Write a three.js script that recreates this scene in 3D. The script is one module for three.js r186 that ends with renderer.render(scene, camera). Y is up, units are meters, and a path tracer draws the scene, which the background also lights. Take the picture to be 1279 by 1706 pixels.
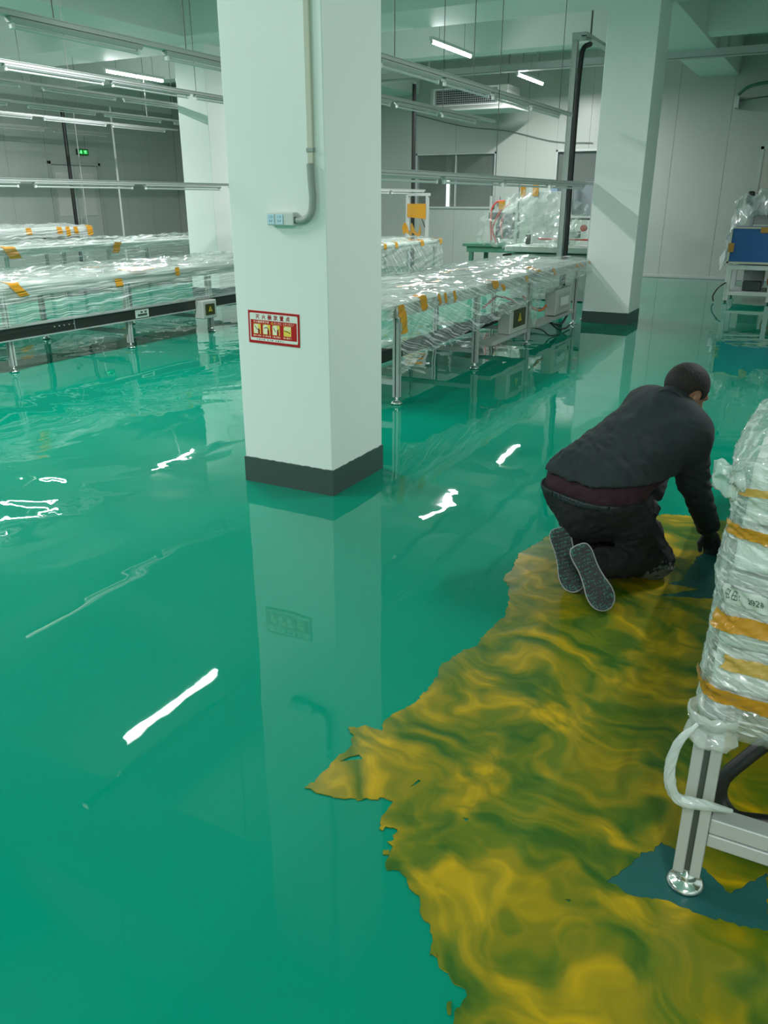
import * as THREE from 'three';
import { mergeGeometries } from 'three/addons/utils/BufferGeometryUtils.js';
import { RoundedBoxGeometry } from 'three/addons/geometries/RoundedBoxGeometry.js';
import { RectAreaLightUniformsLib } from 'three/addons/lights/RectAreaLightUniformsLib.js';
import { createNoise2D, createNoise3D } from 'simplex-noise';

// ---------------------------------------------------------------- camera, renderer, exposure
const scene = new THREE.Scene();
scene.background = new THREE.Color(0x000000);
const camera = new THREE.PerspectiveCamera(64.834, 1279 / 1706, 0.05, 100);
camera.position.set(0, 1.5, 0);
camera.rotation.order = 'YXZ';
camera.rotation.set(THREE.MathUtils.degToRad(-21.1426), THREE.MathUtils.degToRad(28.1348), 0);
const renderer = new THREE.WebGLRenderer({ antialias: true });
renderer.toneMapping = THREE.LinearToneMapping;
renderer.toneMappingExposure = 1.09;
renderer.shadowMap.enabled = true;
RectAreaLightUniformsLib.init();

// ceiling tube lamps that are switched on: [x, z of the middle, length]
const LAMP_Y = 3.55, LAMP_LIGHT = 600, LAMP_COLOR = new THREE.Color(0.99, 1.0, 1.02);
const LIT = [[-5.45, 1.9], [-5.45, -1.75], [-5.45, -5.4], [-5.45, -12.3], [-5.45, -15.85], [-11.5, -5.4], [-11.5, -8.5], [-11.5, -12.15], [1.1, 5.5], [1.1, 1.9], [1.1, -6.2]];
for (const [x, z] of LIT) {
  const l = new THREE.RectAreaLight(LAMP_COLOR, LAMP_LIGHT, 0.045, 1.4);
  l.position.set(x, LAMP_Y - 0.032, z); l.rotation.x = -Math.PI / 2; l.name = 'tube_glow'; scene.add(l);
}

// ---------------------------------------------------------------- helpers
function rng(seed) { let a = seed >>> 0; return () => { a = (a + 0x6d2b79f5) | 0; let t = Math.imul(a ^ (a >>> 15), 1 | a); t = (t + Math.imul(t ^ (t >>> 7), 61 | t)) ^ t; return ((t ^ (t >>> 14)) >>> 0) / 4294967296; }; }
const R = rng(11), N2 = createNoise2D(rng(5)), N3 = createNoise3D(rng(9));
const V = (x, y, z) => new THREE.Vector3(x, y, z);
const names = {};
const numbered = (n) => { const k = names[n] = (names[n] ?? -1) + 1; return k ? n + '_' + String(k).padStart(3, '0') : n; };
const shade = (o) => o.traverse((c) => { if (c.isMesh) { c.castShadow = true; c.receiveShadow = true; } });
const flat = (g) => (g.index ? g.toNonIndexed() : g);
function join(gs) { gs = [].concat(gs).map(flat); for (const g of gs) for (const k of Object.keys(g.attributes)) if (!['position', 'normal', 'uv'].includes(k)) g.deleteAttribute(k); return gs.length > 1 ? mergeGeometries(gs) : gs[0]; }
function part(name, gs, mat, parent) { const m = new THREE.Mesh(Array.isArray(gs) ? join(gs) : gs, mat); m.name = name; parent.add(m); m.castShadow = m.receiveShadow = true; return m; }
function tag(o, label, category, group, kind) { Object.assign(o.userData, { label, category }); if (group) o.userData.group = group; if (kind) o.userData.kind = kind; return o; }
function thing(name, label, category, p = [0, 0, 0], turn = 0, group, kind) { const o = new THREE.Group(); o.name = numbered(name); o.position.set(...p); o.rotation.y = turn; scene.add(o); return tag(o, label, category, group, kind); }
function single(name, gs, mat, label, category, group, kind) { const m = part(numbered(name), gs, mat, scene); return tag(m, label, category, group, kind); }
function dup(o, p, turn, label, group) { const c = o.clone(); c.name = numbered(o.name.replace(/_\d{3}$/, '')); c.userData = { ...o.userData }; c.position.set(...p); c.rotation.y = turn ?? o.rotation.y; if (label) c.userData.label = label; if (group) c.userData.group = group; scene.add(c); return c; }
const bx = (w, h, d, x, y, z) => new THREE.BoxGeometry(w, h, d).translate(x, y, z);
const rb = (w, h, d, x, y, z, r = 0.006) => new RoundedBoxGeometry(w, h, d, 2, r).translate(x, y, z);
// box between two corners
const bb = (x0, x1, y0, y1, z0, z1) => bx(x1 - x0, y1 - y0, z1 - z0, (x0 + x1) / 2, (y0 + y1) / 2, (z0 + z1) / 2);
const rbb = (x0, x1, y0, y1, z0, z1, r = 0.006) => rb(x1 - x0, y1 - y0, z1 - z0, (x0 + x1) / 2, (y0 + y1) / 2, (z0 + z1) / 2, r);
const cy = (r0, r1, h, x, y, z, n = 20) => new THREE.CylinderGeometry(r0, r1, h, n).translate(x, y, z);
function rod(a, b, r, n = 10) { const d = b.clone().sub(a), g = new THREE.CylinderGeometry(r, r, d.length(), n); g.applyQuaternion(new THREE.Quaternion().setFromUnitVectors(V(0, 1, 0), d.clone().normalize())); const m = a.clone().add(b).multiplyScalar(0.5); return g.translate(m.x, m.y, m.z); }
const tube = (pts, r, n = 40, k = 8) => new THREE.TubeGeometry(new THREE.CatmullRomCurve3(pts), n, r, k);
const lerp = (a, b, t) => a + (b - a) * t, clamp = (x, a = 0, b = 1) => Math.min(b, Math.max(a, x)), sstep = (a, b, x) => { const t = clamp((x - a) / (b - a)); return t * t * (3 - 2 * t); };

// a grid surface from a function (u, v) -> [x, y, z]
function sheet(nu, nv, f, thick) {
  const p = [], uv = [], ix = [];
  for (let i = 0; i <= nu; i++) for (let j = 0; j <= nv; j++) { const q = f(i / nu, j / nv); p.push(q[0], q[1], q[2]); uv.push(i / nu, j / nv); }
  for (let i = 0; i < nu; i++) for (let j = 0; j < nv; j++) { const a = i * (nv + 1) + j, b = a + nv + 1; ix.push(a, b, a + 1, b, b + 1, a + 1); }
  const g = new THREE.BufferGeometry();
  g.setAttribute('position', new THREE.Float32BufferAttribute(p, 3)); g.setAttribute('uv', new THREE.Float32BufferAttribute(uv, 2)); g.setIndex(ix); g.computeVertexNormals();
  return g;
}
// surface nets over a signed distance function (negative inside)
function nets(sdf, lo, hi, cell) {
  const n = [0, 1, 2].map((k) => Math.ceil((hi[k] - lo[k]) / cell) + 1), [nx, ny, nz] = n, val = new Float32Array(nx * ny * nz), id = (i, j, k) => (i * ny + j) * nz + k;
  for (let i = 0; i < nx; i++) for (let j = 0; j < ny; j++) for (let k = 0; k < nz; k++) val[id(i, j, k)] = sdf(lo[0] + i * cell, lo[1] + j * cell, lo[2] + k * cell);
  const vert = new Int32Array(nx * ny * nz).fill(-1), p = [], ix = [];
  const E = []; for (let a = 0; a < 8; a++) for (const b of [1, 2, 4]) if (!(a & b)) E.push([a, a | b]);
  for (let i = 0; i < nx - 1; i++) for (let j = 0; j < ny - 1; j++) for (let k = 0; k < nz - 1; k++) {
    let c = 0, x = 0, y = 0, z = 0; const v = [];
    for (let a = 0; a < 8; a++) v.push(val[id(i + (a & 1), j + ((a >> 1) & 1), k + (a >> 2))]);
    for (const [a, b] of E) if (v[a] < 0 !== v[b] < 0) { const t = v[a] / (v[a] - v[b]); x += lerp(a & 1, b & 1, t); y += lerp((a >> 1) & 1, (b >> 1) & 1, t); z += lerp(a >> 2, b >> 2, t); c++; }
    if (c) { vert[id(i, j, k)] = p.length / 3; p.push(lo[0] + (i + x / c) * cell, lo[1] + (j + y / c) * cell, lo[2] + (k + z / c) * cell); }
  }
  for (let i = 1; i < nx - 1; i++) for (let j = 1; j < ny - 1; j++) for (let k = 1; k < nz - 1; k++) {
    const s = val[id(i, j, k)] < 0;
    const q = (a, b, c, d, f) => { if (a < 0 || b < 0 || c < 0 || d < 0) return; if (f) ix.push(a, b, c, a, c, d); else ix.push(a, c, b, a, d, c); };
    if (s !== val[id(i + 1, j, k)] < 0) q(vert[id(i, j - 1, k - 1)], vert[id(i, j, k - 1)], vert[id(i, j, k)], vert[id(i, j - 1, k)], s);
    if (s !== val[id(i, j + 1, k)] < 0) q(vert[id(i - 1, j, k - 1)], vert[id(i - 1, j, k)], vert[id(i, j, k)], vert[id(i, j, k - 1)], s);
    if (s !== val[id(i, j, k + 1)] < 0) q(vert[id(i - 1, j - 1, k)], vert[id(i, j - 1, k)], vert[id(i, j, k)], vert[id(i - 1, j, k)], s);
  }
  const g = new THREE.BufferGeometry(); g.setAttribute('position', new THREE.Float32BufferAttribute(p, 3)); g.setIndex(ix);
  g.setAttribute('uv', new THREE.Float32BufferAttribute(new Float32Array(p.length / 3 * 2).map((_, i) => p[(i >> 1) * 3 + (i & 1 ? 1 : 0)]), 2));
  g.computeVertexNormals(); return g;
}
const smin = (a, b, k) => { const h = Math.max(k - Math.abs(a - b), 0) / k; return Math.min(a, b) - h * h * k * 0.25; };
function capsule(a, b, ra, rb_) { const d = [b[0] - a[0], b[1] - a[1], b[2] - a[2]], L = d[0] * d[0] + d[1] * d[1] + d[2] * d[2]; return (x, y, z) => { const px = x - a[0], py = y - a[1], pz = z - a[2], t = L ? clamp((px * d[0] + py * d[1] + pz * d[2]) / L) : 0; return Math.hypot(px - d[0] * t, py - d[1] * t, pz - d[2] * t) - lerp(ra, rb_, t); }; }
const blend = (k, ...f) => (x, y, z) => { let d = f[0](x, y, z); for (let i = 1; i < f.length; i++) d = smin(d, f[i](x, y, z), k); return d; };

function canvasTex(w, h, draw) { const c = document.createElement('canvas'); c.width = w; c.height = h; draw(c.getContext('2d'), w, h); const t = new THREE.CanvasTexture(c); t.colorSpace = THREE.SRGBColorSpace; t.anisotropy = 8; return t; }
function dataTex(n, f, srgb) { const d = new Uint8Array(n * n * 4); for (let y = 0; y < n; y++) for (let x = 0; x < n; x++) { const c = f(x / n, y / n), i = (y * n + x) * 4; d[i] = clamp(c[0]) * 255; d[i + 1] = clamp(c[1]) * 255; d[i + 2] = clamp(c[2]) * 255; d[i + 3] = 255; } const t = new THREE.DataTexture(d, n, n); t.magFilter = THREE.LinearFilter; t.minFilter = THREE.LinearMipmapLinearFilter; t.generateMipmaps = true; t.wrapS = t.wrapT = THREE.RepeatWrapping; if (srgb) t.colorSpace = THREE.SRGBColorSpace; t.needsUpdate = true; return t; }

// ---------------------------------------------------------------- materials
const std = (c, rough = 0.6, metal = 0, extra = {}) => new THREE.MeshPhysicalMaterial({ color: c, roughness: rough, metalness: metal, ...extra });
const lin = (r, g, b) => new THREE.Color().setRGB(r, g, b);
const M = {
  floor: std(lin(0.0, 0.235, 0.145), 0.012, 0, { ior: 1.47, specularIntensity: 0.85 }),
  paint: std(lin(0.84, 0.88, 0.84), 0.33),
  ceil: std(lin(0.74, 0.78, 0.74), 0.5),
  skirt: std(lin(0.055, 0.085, 0.075), 0.4),
  panel: std(lin(0.43, 0.465, 0.42), 0.34),
  panelGrey: std(lin(0.46, 0.51, 0.46), 0.4),
  joint: std(lin(0.30, 0.33, 0.30), 0.7),
  alu: std(lin(0.46, 0.49, 0.47), 0.45, 0.2),
  aluDark: std(lin(0.10, 0.12, 0.11), 0.5, 0.5),
  white: std(lin(0.66, 0.69, 0.66), 0.38),
  tubeOff: std(lin(0.50, 0.55, 0.53), 0.25),
  tubeOn: new THREE.MeshPhysicalMaterial({ color: 0xffffff, emissive: LAMP_COLOR, emissiveIntensity: 48, roughness: 0.4 }),
  batten: std(lin(0.40, 0.43, 0.41), 0.4),
  black: std(lin(0.012, 0.014, 0.013), 0.4),
  blackBeam: std(lin(0.03, 0.028, 0.026), 0.35),
  wire: std(lin(0.09, 0.10, 0.09), 0.5),
  galv: std(lin(0.46, 0.50, 0.49), 0.4, 0.35),
  grey: std(lin(0.34, 0.38, 0.36), 0.45),
  dark: std(lin(0.05, 0.06, 0.058), 0.5),
  chrome: std(lin(0.75, 0.76, 0.75), 0.16, 0.95),
  tape: std(lin(0.62, 0.30, 0.02), 0.28, 0, { transmission: 0.25, clearcoat: 0.4, clearcoatRoughness: 0.2 }),
  tapePale: std(lin(0.66, 0.43, 0.10), 0.25, 0, { transmission: 0.3, clearcoat: 0.4 }),
  film: std(lin(0.88, 0.94, 0.90), 0.10, 0, { transmission: 0.84, ior: 1.5, side: THREE.DoubleSide }),
  filmWhite: std(lin(0.88, 0.93, 0.90), 0.12, 0, { transmission: 0.66, ior: 1.5, side: THREE.DoubleSide }),
  filmClear: std(lin(0.9, 0.95, 0.92), 0.08, 0, { transmission: 0.86, ior: 1.5, side: THREE.DoubleSide }),
  filmDiag: null, filmStreak: null,
  board: std(lin(0.38, 0.42, 0.39), 0.7),
  carton: std(lin(0.56, 0.62, 0.56), 0.6),
  cartonPale: std(lin(0.72, 0.77, 0.73), 0.55),
  blue: std(lin(0.01, 0.11, 0.33), 0.4),
  cream: std(lin(0.62, 0.60, 0.48), 0.45),
  redHose: std(lin(0.55, 0.07, 0.05), 0.35),
  orangeCable: std(lin(0.75, 0.17, 0.02), 0.4),
  greenTable: std(lin(0.06, 0.19, 0.12), 0.5),
  glass: std(lin(0.85, 0.9, 0.87), 0.02, 0, { transmission: 0.9, ior: 1.5 }),
  jacket: std(lin(0.015, 0.022, 0.024), 0.85, 0, { sheen: 0.12, sheenColor: lin(0.2, 0.22, 0.22), sheenRoughness: 0.6 }),
  shirt: std(lin(0.030, 0.007, 0.014), 0.85),
  trousers: std(lin(0.005, 0.0055, 0.0055), 0.85),
  hair: std(lin(0.010, 0.006, 0.005), 0.75),
  skin: std(lin(0.26, 0.125, 0.07), 0.5),
  glove: std(lin(0.016, 0.022, 0.02), 0.7),
  soleWhite: std(lin(0.34, 0.34, 0.34), 0.5),
  plate: std(lin(0.62, 0.68, 0.62), 0.4),
  screen: std(lin(0.045, 0.04, 0.012), 0.2),
  yellowMark: std(lin(0.45, 0.36, 0.02), 0.4),
};

// stretch film is clear where it lies single and milky where it is gathered in folds: streaks along the pull
{
  const streakTex = (slant, long, fine) => dataTex(1024, (u, v) => { const q = v * 1.0 + u * slant, r = 1 - Math.abs(N2(u * long, q * fine)) * 1.9, s = 1 - Math.abs(N2(u * long * 2.3 + 9, q * fine * 2.7)) * 2.2, g = sstep(0.35, 1, r) * 0.55 + sstep(0.4, 1, s) * 0.4 * (0.5 + 0.5 * N2(u * 9, v * 5)); const t = clamp(0.93 - g * 0.75); return [t, t, t]; });
  const f = (c, r, t, map, rx, ry) => { const m = std(lin(c, c * 1.06, c * 1.03), r, 0, { transmission: t, ior: 1.5, specularIntensity: 0.45, side: THREE.DoubleSide }); map.repeat.set(rx, ry); m.transmissionMap = map; return m; };
  M.filmDiag = f(0.88, 0.055, 0.95, streakTex(2.2, 2.2, 24), 1, 1);
  M.filmStreak = f(0.88, 0.055, 0.97, streakTex(0.06, 4, 28), 1, 1);
  M.filmStack = f(0.88, 0.10, 0.84, streakTex(0.5, 14, 30), 1, 1);
}

// ---------------------------------------------------------------- the room
const X0 = -16, X1 = 4, Z0 = -18.1, Z1 = 8, CH = 4.3;
// wet self-levelling floor: a smooth film with faint swells, stronger over the far left half
function swell(x, z) {
  const d = Math.hypot(x, z), left = sstep(-2.4, -4.2, x);
  const amp = (0.26 + 0.85 * left) * sstep(1.6, 4.2, d) + 0.14;
  const wx = x + 0.5 * N2(x * 0.35, z * 0.35 + 7), wz = z + 0.5 * N2(x * 0.35 + 31, z * 0.35);
  return amp * (0.0026 * N2(wx * 0.75, wz * 0.75) + 0.00105 * N2(wx * 2.1 + 9, wz * 1.7) + 0.00034 * N2(wx * 5.5, wz * 4.6 + 3) + 0.00006 * N2(wx * 13, wz * 12)) - 0.0016;
}
{
  const nx = 500, nz = 640, g = sheet(nx, nz, (u, v) => { const x = lerp(X0 - 0.1, X1 + 0.1, u), z = lerp(Z1 + 0.1, Z0 - 0.1, v); return [x, swell(x, z), z]; });
  const p = g.attributes.position, n = g.attributes.normal, e = 0.01;
  for (let i = 0; i < p.count; i++) { const x = p.getX(i), z = p.getZ(i), m = V(-(swell(x + e, z) - swell(x - e, z)) / (2 * e), 1, -(swell(x, z + e) - swell(x, z - e)) / (2 * e)).normalize(); n.setXYZ(i, m.x, m.y, m.z); }
  if (g.index.getX(0) >= 0) { const a = V().fromBufferAttribute(p, g.index.getX(0)), b = V().fromBufferAttribute(p, g.index.getX(1)), c = V().fromBufferAttribute(p, g.index.getX(2)); if (b.sub(a).cross(c.sub(a)).y < 0) { const ix = g.index.array; for (let i = 0; i < ix.length; i += 3) { const t = ix[i + 1]; ix[i + 1] = ix[i + 2]; ix[i + 2] = t; } } }
  const f = single('floor', g, M.floor, 'glossy wet teal epoxy floor mirroring the room', 'floor', null, 'structure');
  part('slab', [bb(X0 - 0.1, X1 + 0.1, -0.22, -0.02, Z0 - 0.1, Z1 + 0.1)], M.grey, f);
}
single('ceiling', [bb(X0 - 0.12, X1 + 0.12, CH, CH + 0.15, Z0 - 1.9, Z1 + 0.12)], M.ceil, 'pale painted concrete ceiling above the beams', 'ceiling', null, 'structure');
const WIN = [[-8.84, -6.89, 1.32, 2.49], [-5.56, -4.2, 1.32, 2.49]];
{ // back wall of insulated panels with narrow joints
  const w = thing('wall_back', 'pale panel wall at the far end with two windows', 'wall', [0, 0, Z0], 0, null, 'structure');
  const xs = [-16, -15.2, -14.1, -13, -12, -10.94, -9.84, -8.84, -7.865, -6.89, -6.225, -5.56, -4.88, -4.2, -3.2, -2.2, -1.2, -0.2, 0.8, 1.8, 2.9, 4];
  for (let i = 0; i < xs.length - 1; i++) {
    const a = xs[i] + 0.003, b = xs[i + 1] - 0.003, win = WIN.find(([l, r]) => xs[i] >= l - 0.01 && xs[i + 1] <= r + 0.01);
    for (const [y0, y1] of win ? [[0, win[2]], [win[3], CH]] : [[0, CH]]) part('panel', [bb(a, b, y0, y1, -0.1, 0)], M.panel, w);
  }
  const back = [[X0, -8.84, 0, CH], [-8.84, -6.89, 0, 1.32], [-8.84, -6.89, 2.49, CH], [-6.89, -5.56, 0, CH], [-5.56, -4.2, 0, 1.32], [-5.56, -4.2, 2.49, CH], [-4.2, X1, 0, CH]];
  part('joint_backing', back.map(([a, b, c, d]) => bb(a, b, c, d, -0.13, -0.006)), M.joint, w);
  part('base_strip', [rbb(X0, X1, 0, 0.055, -0.006, 0.03, 0.004)], M.alu, w);
}
WIN.forEach(([l, r, b, t], i) => {
  const w = thing('window_' + (i + 1), i ? 'narrow dark window half hidden by the standing square column' : 'wide dark interior window with a pale metal frame', 'window', [0, 0, Z0], 0, null, 'structure');
  const f = 0.045;
  part('window_frame', [rbb(l, r, t - f, t, -0.11, 0.03), rbb(l, r, b, b + f, -0.11, 0.03), rbb(l, l + f, b, t, -0.11, 0.03), rbb(r - f, r, b, t, -0.11, 0.03)], M.alu, w);
  const n = i ? 1 : 2; // panes
  for (let k = 0; k < n; k++) { const a = lerp(l + f, r - f, k / n) + 0.008, c = lerp(l + f, r - f, (k + 1) / n) - 0.008; part('pane', [bb(a, c, b + f, t - f, -0.052, -0.046)], M.glass, w); }
  if (!i) part('mullion', [rbb((l + r) / 2 - 0.02, (l + r) / 2 + 0.02, b + f, t - f, -0.07, -0.02, 0.004)], M.alu, w);
});
// the unlit room behind the windows
single('wall_beyond', [bb(-10.5, -3, 0, CH, Z0 - 1.9, Z0 - 1.75), bb(-10.6, -10.5, 0, CH, Z0 - 1.9, Z0 - 0.13), bb(-3, -2.9, 0, CH, Z0 - 1.9, Z0 - 0.13)], M.panelGrey, 'grey wall of the unlit room behind the windows', 'wall', null, 'structure');
{ const o = thing('added_glow_strip', 'added glowing strip standing in for a bright gap behind the wide window', 'lamp', [-8.66, 0, Z0 - 1.42]); part('strip_body', [rb(0.13, 2.6, 0.05, 0, 1.3, -0.03, 0.006)], M.white, o); part('lit_tube', [rb(0.07, 0.75, 0.02, 0, 1.6, 0.01, 0.006)], new THREE.MeshPhysicalMaterial({ color: 0xffffff, emissive: LAMP_COLOR, emissiveIntensity: 2.2 }), o); const l = new THREE.RectAreaLight(LAMP_COLOR, 2.2, 0.07, 0.75); l.position.set(-8.66, 1.6, Z0 - 1.395); l.rotation.y = Math.PI; l.name = 'added_strip_glow'; scene.add(l); }  // added glowing bar and light standing in for a bright gap behind the glass

{ // grey side wall with a double door
  const w = thing('wall_left', 'dull grey panel wall behind the rows with a double door', 'wall', [X0, 0, 0], 0, null, 'structure');
  const zs = [-18.1, -17.1, -16.2, -15.38, -14.61, -13.85, -12.8, -11.7, -10.6, -9.5, -8.4, -7.3, -6.2, -5.1, -4, -2.9, -1.8, -0.7, 0.4, 1.5, 2.7, 4, 5.3, 6.6, 8];
  for (let i = 0; i < zs.length - 1; i++) { const door = zs[i] >= -15.39 && zs[i + 1] <= -13.84; part('panel', [bb(-0.1, 0, door ? 2.33 : 0, 3.6, zs[i] + 0.003, zs[i + 1] - 0.003)], M.panelGrey, w); }
  part('upper_band', [bb(-0.1, 0, 3.6, CH, Z0, Z1)], M.ceil, w);
  part('joint_backing', [bb(-0.14, -0.006, 2.33, CH, Z0, Z1), bb(-0.14, -0.006, 0, 2.33, Z0, -15.38), bb(-0.14, -0.006, 0, 2.33, -13.85, Z1)], M.joint, w);
  const d = thing('door_1', 'pale double door with glazed upper panels in the grey wall', 'door', [X0, 0, 0], 0, null, 'structure');
  part('door_frame', [rbb(-0.1, 0.04, 0, 2.33, -15.38, -15.31), rbb(-0.1, 0.04, 0, 2.33, -13.92, -13.85), rbb(-0.1, 0.04, 2.26, 2.33, -15.38, -13.85)], M.alu, d);
  for (const [a, b] of [[-15.305, -14.62], [-14.61, -13.925]]) {
    const leaf = part('door_leaf', [bb(-0.07, -0.02, 0.01, 2.255, a, b)], std(lin(0.50, 0.53, 0.50), 0.4), d);
    part('vision_panel', [rbb(-0.03, -0.008, 1.15, 2.1, a + 0.13, b - 0.13, 0.006)], std(lin(0.62, 0.61, 0.59), 0.2), leaf);
    part('handle', [rbb(-0.02, 0.03, 0.98, 1.1, a < -15 ? b - 0.07 : a + 0.04, a < -15 ? b - 0.04 : a + 0.07)], M.chrome, leaf);
  }
}
single('wall_right', [bb(X1, X1 + 0.12, 0, CH, Z0, Z1)], M.paint, 'plain painted side wall outside the picture', 'wall', null, 'structure');
single('wall_front', [bb(X0 - 0.1, X1 + 0.12, 0, CH, Z1, Z1 + 0.12)], M.paint, 'plain painted wall behind the viewer', 'wall', null, 'structure');

// beams and columns
const BEAM_Y = 3.68;
for (const [x0, x1, y, z0, z1, l] of [
  [X0, X1, BEAM_Y, -11.35, -10.3, 'wide ceiling beam crossing over the far columns'], [X0, X1, BEAM_Y, -4.3, -3.25, 'wide ceiling beam crossing over the nearest column'],
  [X0, X1, 3.72, -14.15, -13.75, 'slim ceiling beam crossing between far columns and panel wall'], [X0, X1, 3.72, -7.5, -7.1, 'slim ceiling beam crossing halfway between the column rows']])
  single('beam', [rbb(x0, x1, y, CH, z0, z1, 0.01)], M.ceil, l, 'beam', null, 'structure');
for (const [x0, x1, l] of [[-2.86, -2.16, 'long ceiling beam over the nearest column running to the panel wall'], [-9.46, -8.78, 'long ceiling beam over the column among the batten lamps']])
  single('beam', [rbb(x0, x1, BEAM_Y + 0.004, CH, Z0, Z1, 0.01)], M.ceil, l, 'beam', null, 'structure');
function column(x0, x1, z0, z1, label) {
  const c = thing('column', label, 'column', [(x0 + x1) / 2, 0, (z0 + z1) / 2], 0, null, 'structure'), w = x1 - x0, d = z1 - z0;
  part('shaft', [rb(w, CH - 0.1, d, 0, CH / 2 + 0.05, 0, 0.008)], M.paint, c);
  // painted skirting, its upper edge brushed by hand
  const ring = [], n = 30, r = rng(Math.round(x0 * -100)); const hw = w / 2 + 0.005, hd = d / 2 + 0.005;
  const cor = [[-hw, hd], [hw, hd], [hw, -hd], [-hw, -hd]];
  const g = sheet(4 * n, 3, (u, v) => { const s = u * 4, k = Math.min(3, Math.floor(s)), t = s - k, a = cor[k], b = cor[(k + 1) % 4]; const x = lerp(a[0], b[0], t), z = lerp(a[1], b[1], t), top = 0.143 + 0.0022 * N2(x * 23 + 5, z * 23) + 0.0012 * N2(x * 90, z * 90); const inset = v > 0.9 ? 0.006 : 0; return [x - Math.sign(x) * inset * (Math.abs(Math.abs(x) - hw) < 1e-6 ? 1 : 0), v < 0.3 ? -0.01 : v < 0.9 ? top - 0.0005 + 0 : top + 0.001, z - Math.sign(z) * inset * (Math.abs(Math.abs(z) - hd) < 1e-6 ? 1 : 0)]; });
  const mat = M.skirt.clone(); mat.side = THREE.DoubleSide; mat.flatShading = true;
  part('skirting', g, mat, c);
  return c;
}
column(-2.768, -2.188, -4.066, -3.506, 'big white square column with red fire notice and socket');
column(-2.812, -2.222, -11.46, -10.80, 'white square column standing behind the kneeling worker');
column(-9.41, -8.83, -11.38, -10.80, 'white square column among the rows of batten lamps');

// ---------------------------------------------------------------- ceiling lamps that are on
function litLamp(x, z, label, group) {
  const L = 1.46, o = thing('tube_lamp', label, 'lamp', [x, LAMP_Y, z], 0, group);
  part('lamp_body', [rb(0.06, 0.045, L, 0, 0.045, 0, 0.008)], M.white, o);
  part('lit_tube', [new THREE.CylinderGeometry(0.014, 0.014, L - 0.08, 14).rotateX(Math.PI / 2).translate(0, -0.006, 0)], M.tubeOn, o);
  for (const s of [-1, 1]) part('lamp_holder', [rb(0.035, 0.05, 0.03, 0, 0.004, s * (L / 2 - 0.02), 0.005)], M.white, o);
  for (const s of [-0.45, 0.45]) part('hanging_wire', [cy(0.003, 0.003, CH - LAMP_Y - 0.06, 0, (CH - LAMP_Y + 0.06) / 2, s, 6)], M.wire, o);
}
const litLabel = ['lit ceiling tube lamp behind the viewer beside the aisle', 'lit ceiling tube lamp just left of the big column', 'lit ceiling tube lamp mirrored as a long white streak in the floor', 'nearer lit tube lamp hanging above the wrapped bench and air unit', 'farther lit tube lamp hanging beside the panel wall', 'lit ceiling tube lamp beyond the picture above the batten rows', 'lit ceiling tube lamp mirrored in the floor below the batten rows', 'lit tube lamp hanging among the unlit battens near the far column', 'lit ceiling tube lamp farthest behind the viewer on the bench side', 'lit ceiling tube lamp behind the viewer over the near bench side', 'lit ceiling tube lamp above the far end of the near bench'];
LIT.forEach(([x, z], i) => litLamp(x, z, litLabel[i], 'lit ceiling tube lamps'));

// ---------------------------------------------------------------- unlit batten lamps on hanging rails
function battenProto(L) {
  const o = new THREE.Group();
  const s = new THREE.Shape([[-0.02, 0], [0.02, 0], [0.024, -0.012], [0.014, -0.026], [-0.014, -0.026], [-0.024, -0.012]].map((p) => new THREE.Vector2(...p)));
  part('lamp_body', [new THREE.ExtrudeGeometry(s, { depth: L, bevelEnabled: false }).translate(0, 0, -L / 2)], M.batten, o);
  part('lamp_tube', [new THREE.CylinderGeometry(0.0095, 0.0095, L - 0.06, 10).rotateX(Math.PI / 2).translate(0, -0.043, 0)], M.tubeOff, o);
  for (const e of [-1, 1]) part('lamp_holder', [rb(0.024, 0.036, 0.022, 0, -0.0365, e * (L / 2 - 0.02), 0.005)], M.white, o);
  return o;
}
const protos = {};
function railRow(x, y, z0, z1, lampL, lamps, wires, label, lampLabel, group, style) {
  const r = thing('lamp_rail', label, 'rail', [x, y, (z0 + z1) / 2], 0, 'hanging lamp rails'), L = Math.abs(z1 - z0), m = (z0 + z1) / 2;
  part('rail_profile', [bx(0.044, 0.022, L, 0, -0.015, 0), bx(0.056, 0.005, L - 0.002, 0, -0.0025, 0), bx(0.05, 0.004, L - 0.004, 0, -0.0275, 0)], M.alu, r);
  for (const z of wires) part('hanging_wire', [rod(V(0, 0, z - m), V(0.01, CH - y, z - m + 0.02), 0.0035, 6)], M.wire, r);
  const ord = ['first', 'second', 'third', 'fourth', 'fifth', 'sixth', 'seventh'];
  lamps.forEach((z, i) => {
    const p = protos[lampL] ??= battenProto(lampL), o = p.clone(); o.name = numbered('batten_lamp'); o.position.set(x, y - 0.032, z); scene.add(o); o.userData = {}; tag(o, lampLabel.replace('batten', 'batten, ' + ord[i] + ' from the near end,'), 'lamp', group);
  });
}
const span = (a, step, n) => Array.from({ length: n }, (_, i) => a - step * i);
railRow(-2.86, 2.40, -4.9, -9.75, 0.94, span(-5.75, 1.03, 4), [-5.5, -6.9, -9.3], 'upper lamp rail over the front of the wrapped bench beside the column', 'unlit batten on the upper rail over the bench front', 'battens on the upper rail over the bench front');
railRow(-3.9, 2.40, -2.95, -10.1, 0.93, [-3.72, -4.86, -5.9, -6.95, -8.0, -9.05], [-3.1, -3.55, -4.6, -6.3, -8.6], 'lamp rail passing behind the big column over the bench', 'unlit batten on the rail passing behind the big column', 'battens on the rail behind the big column');
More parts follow.
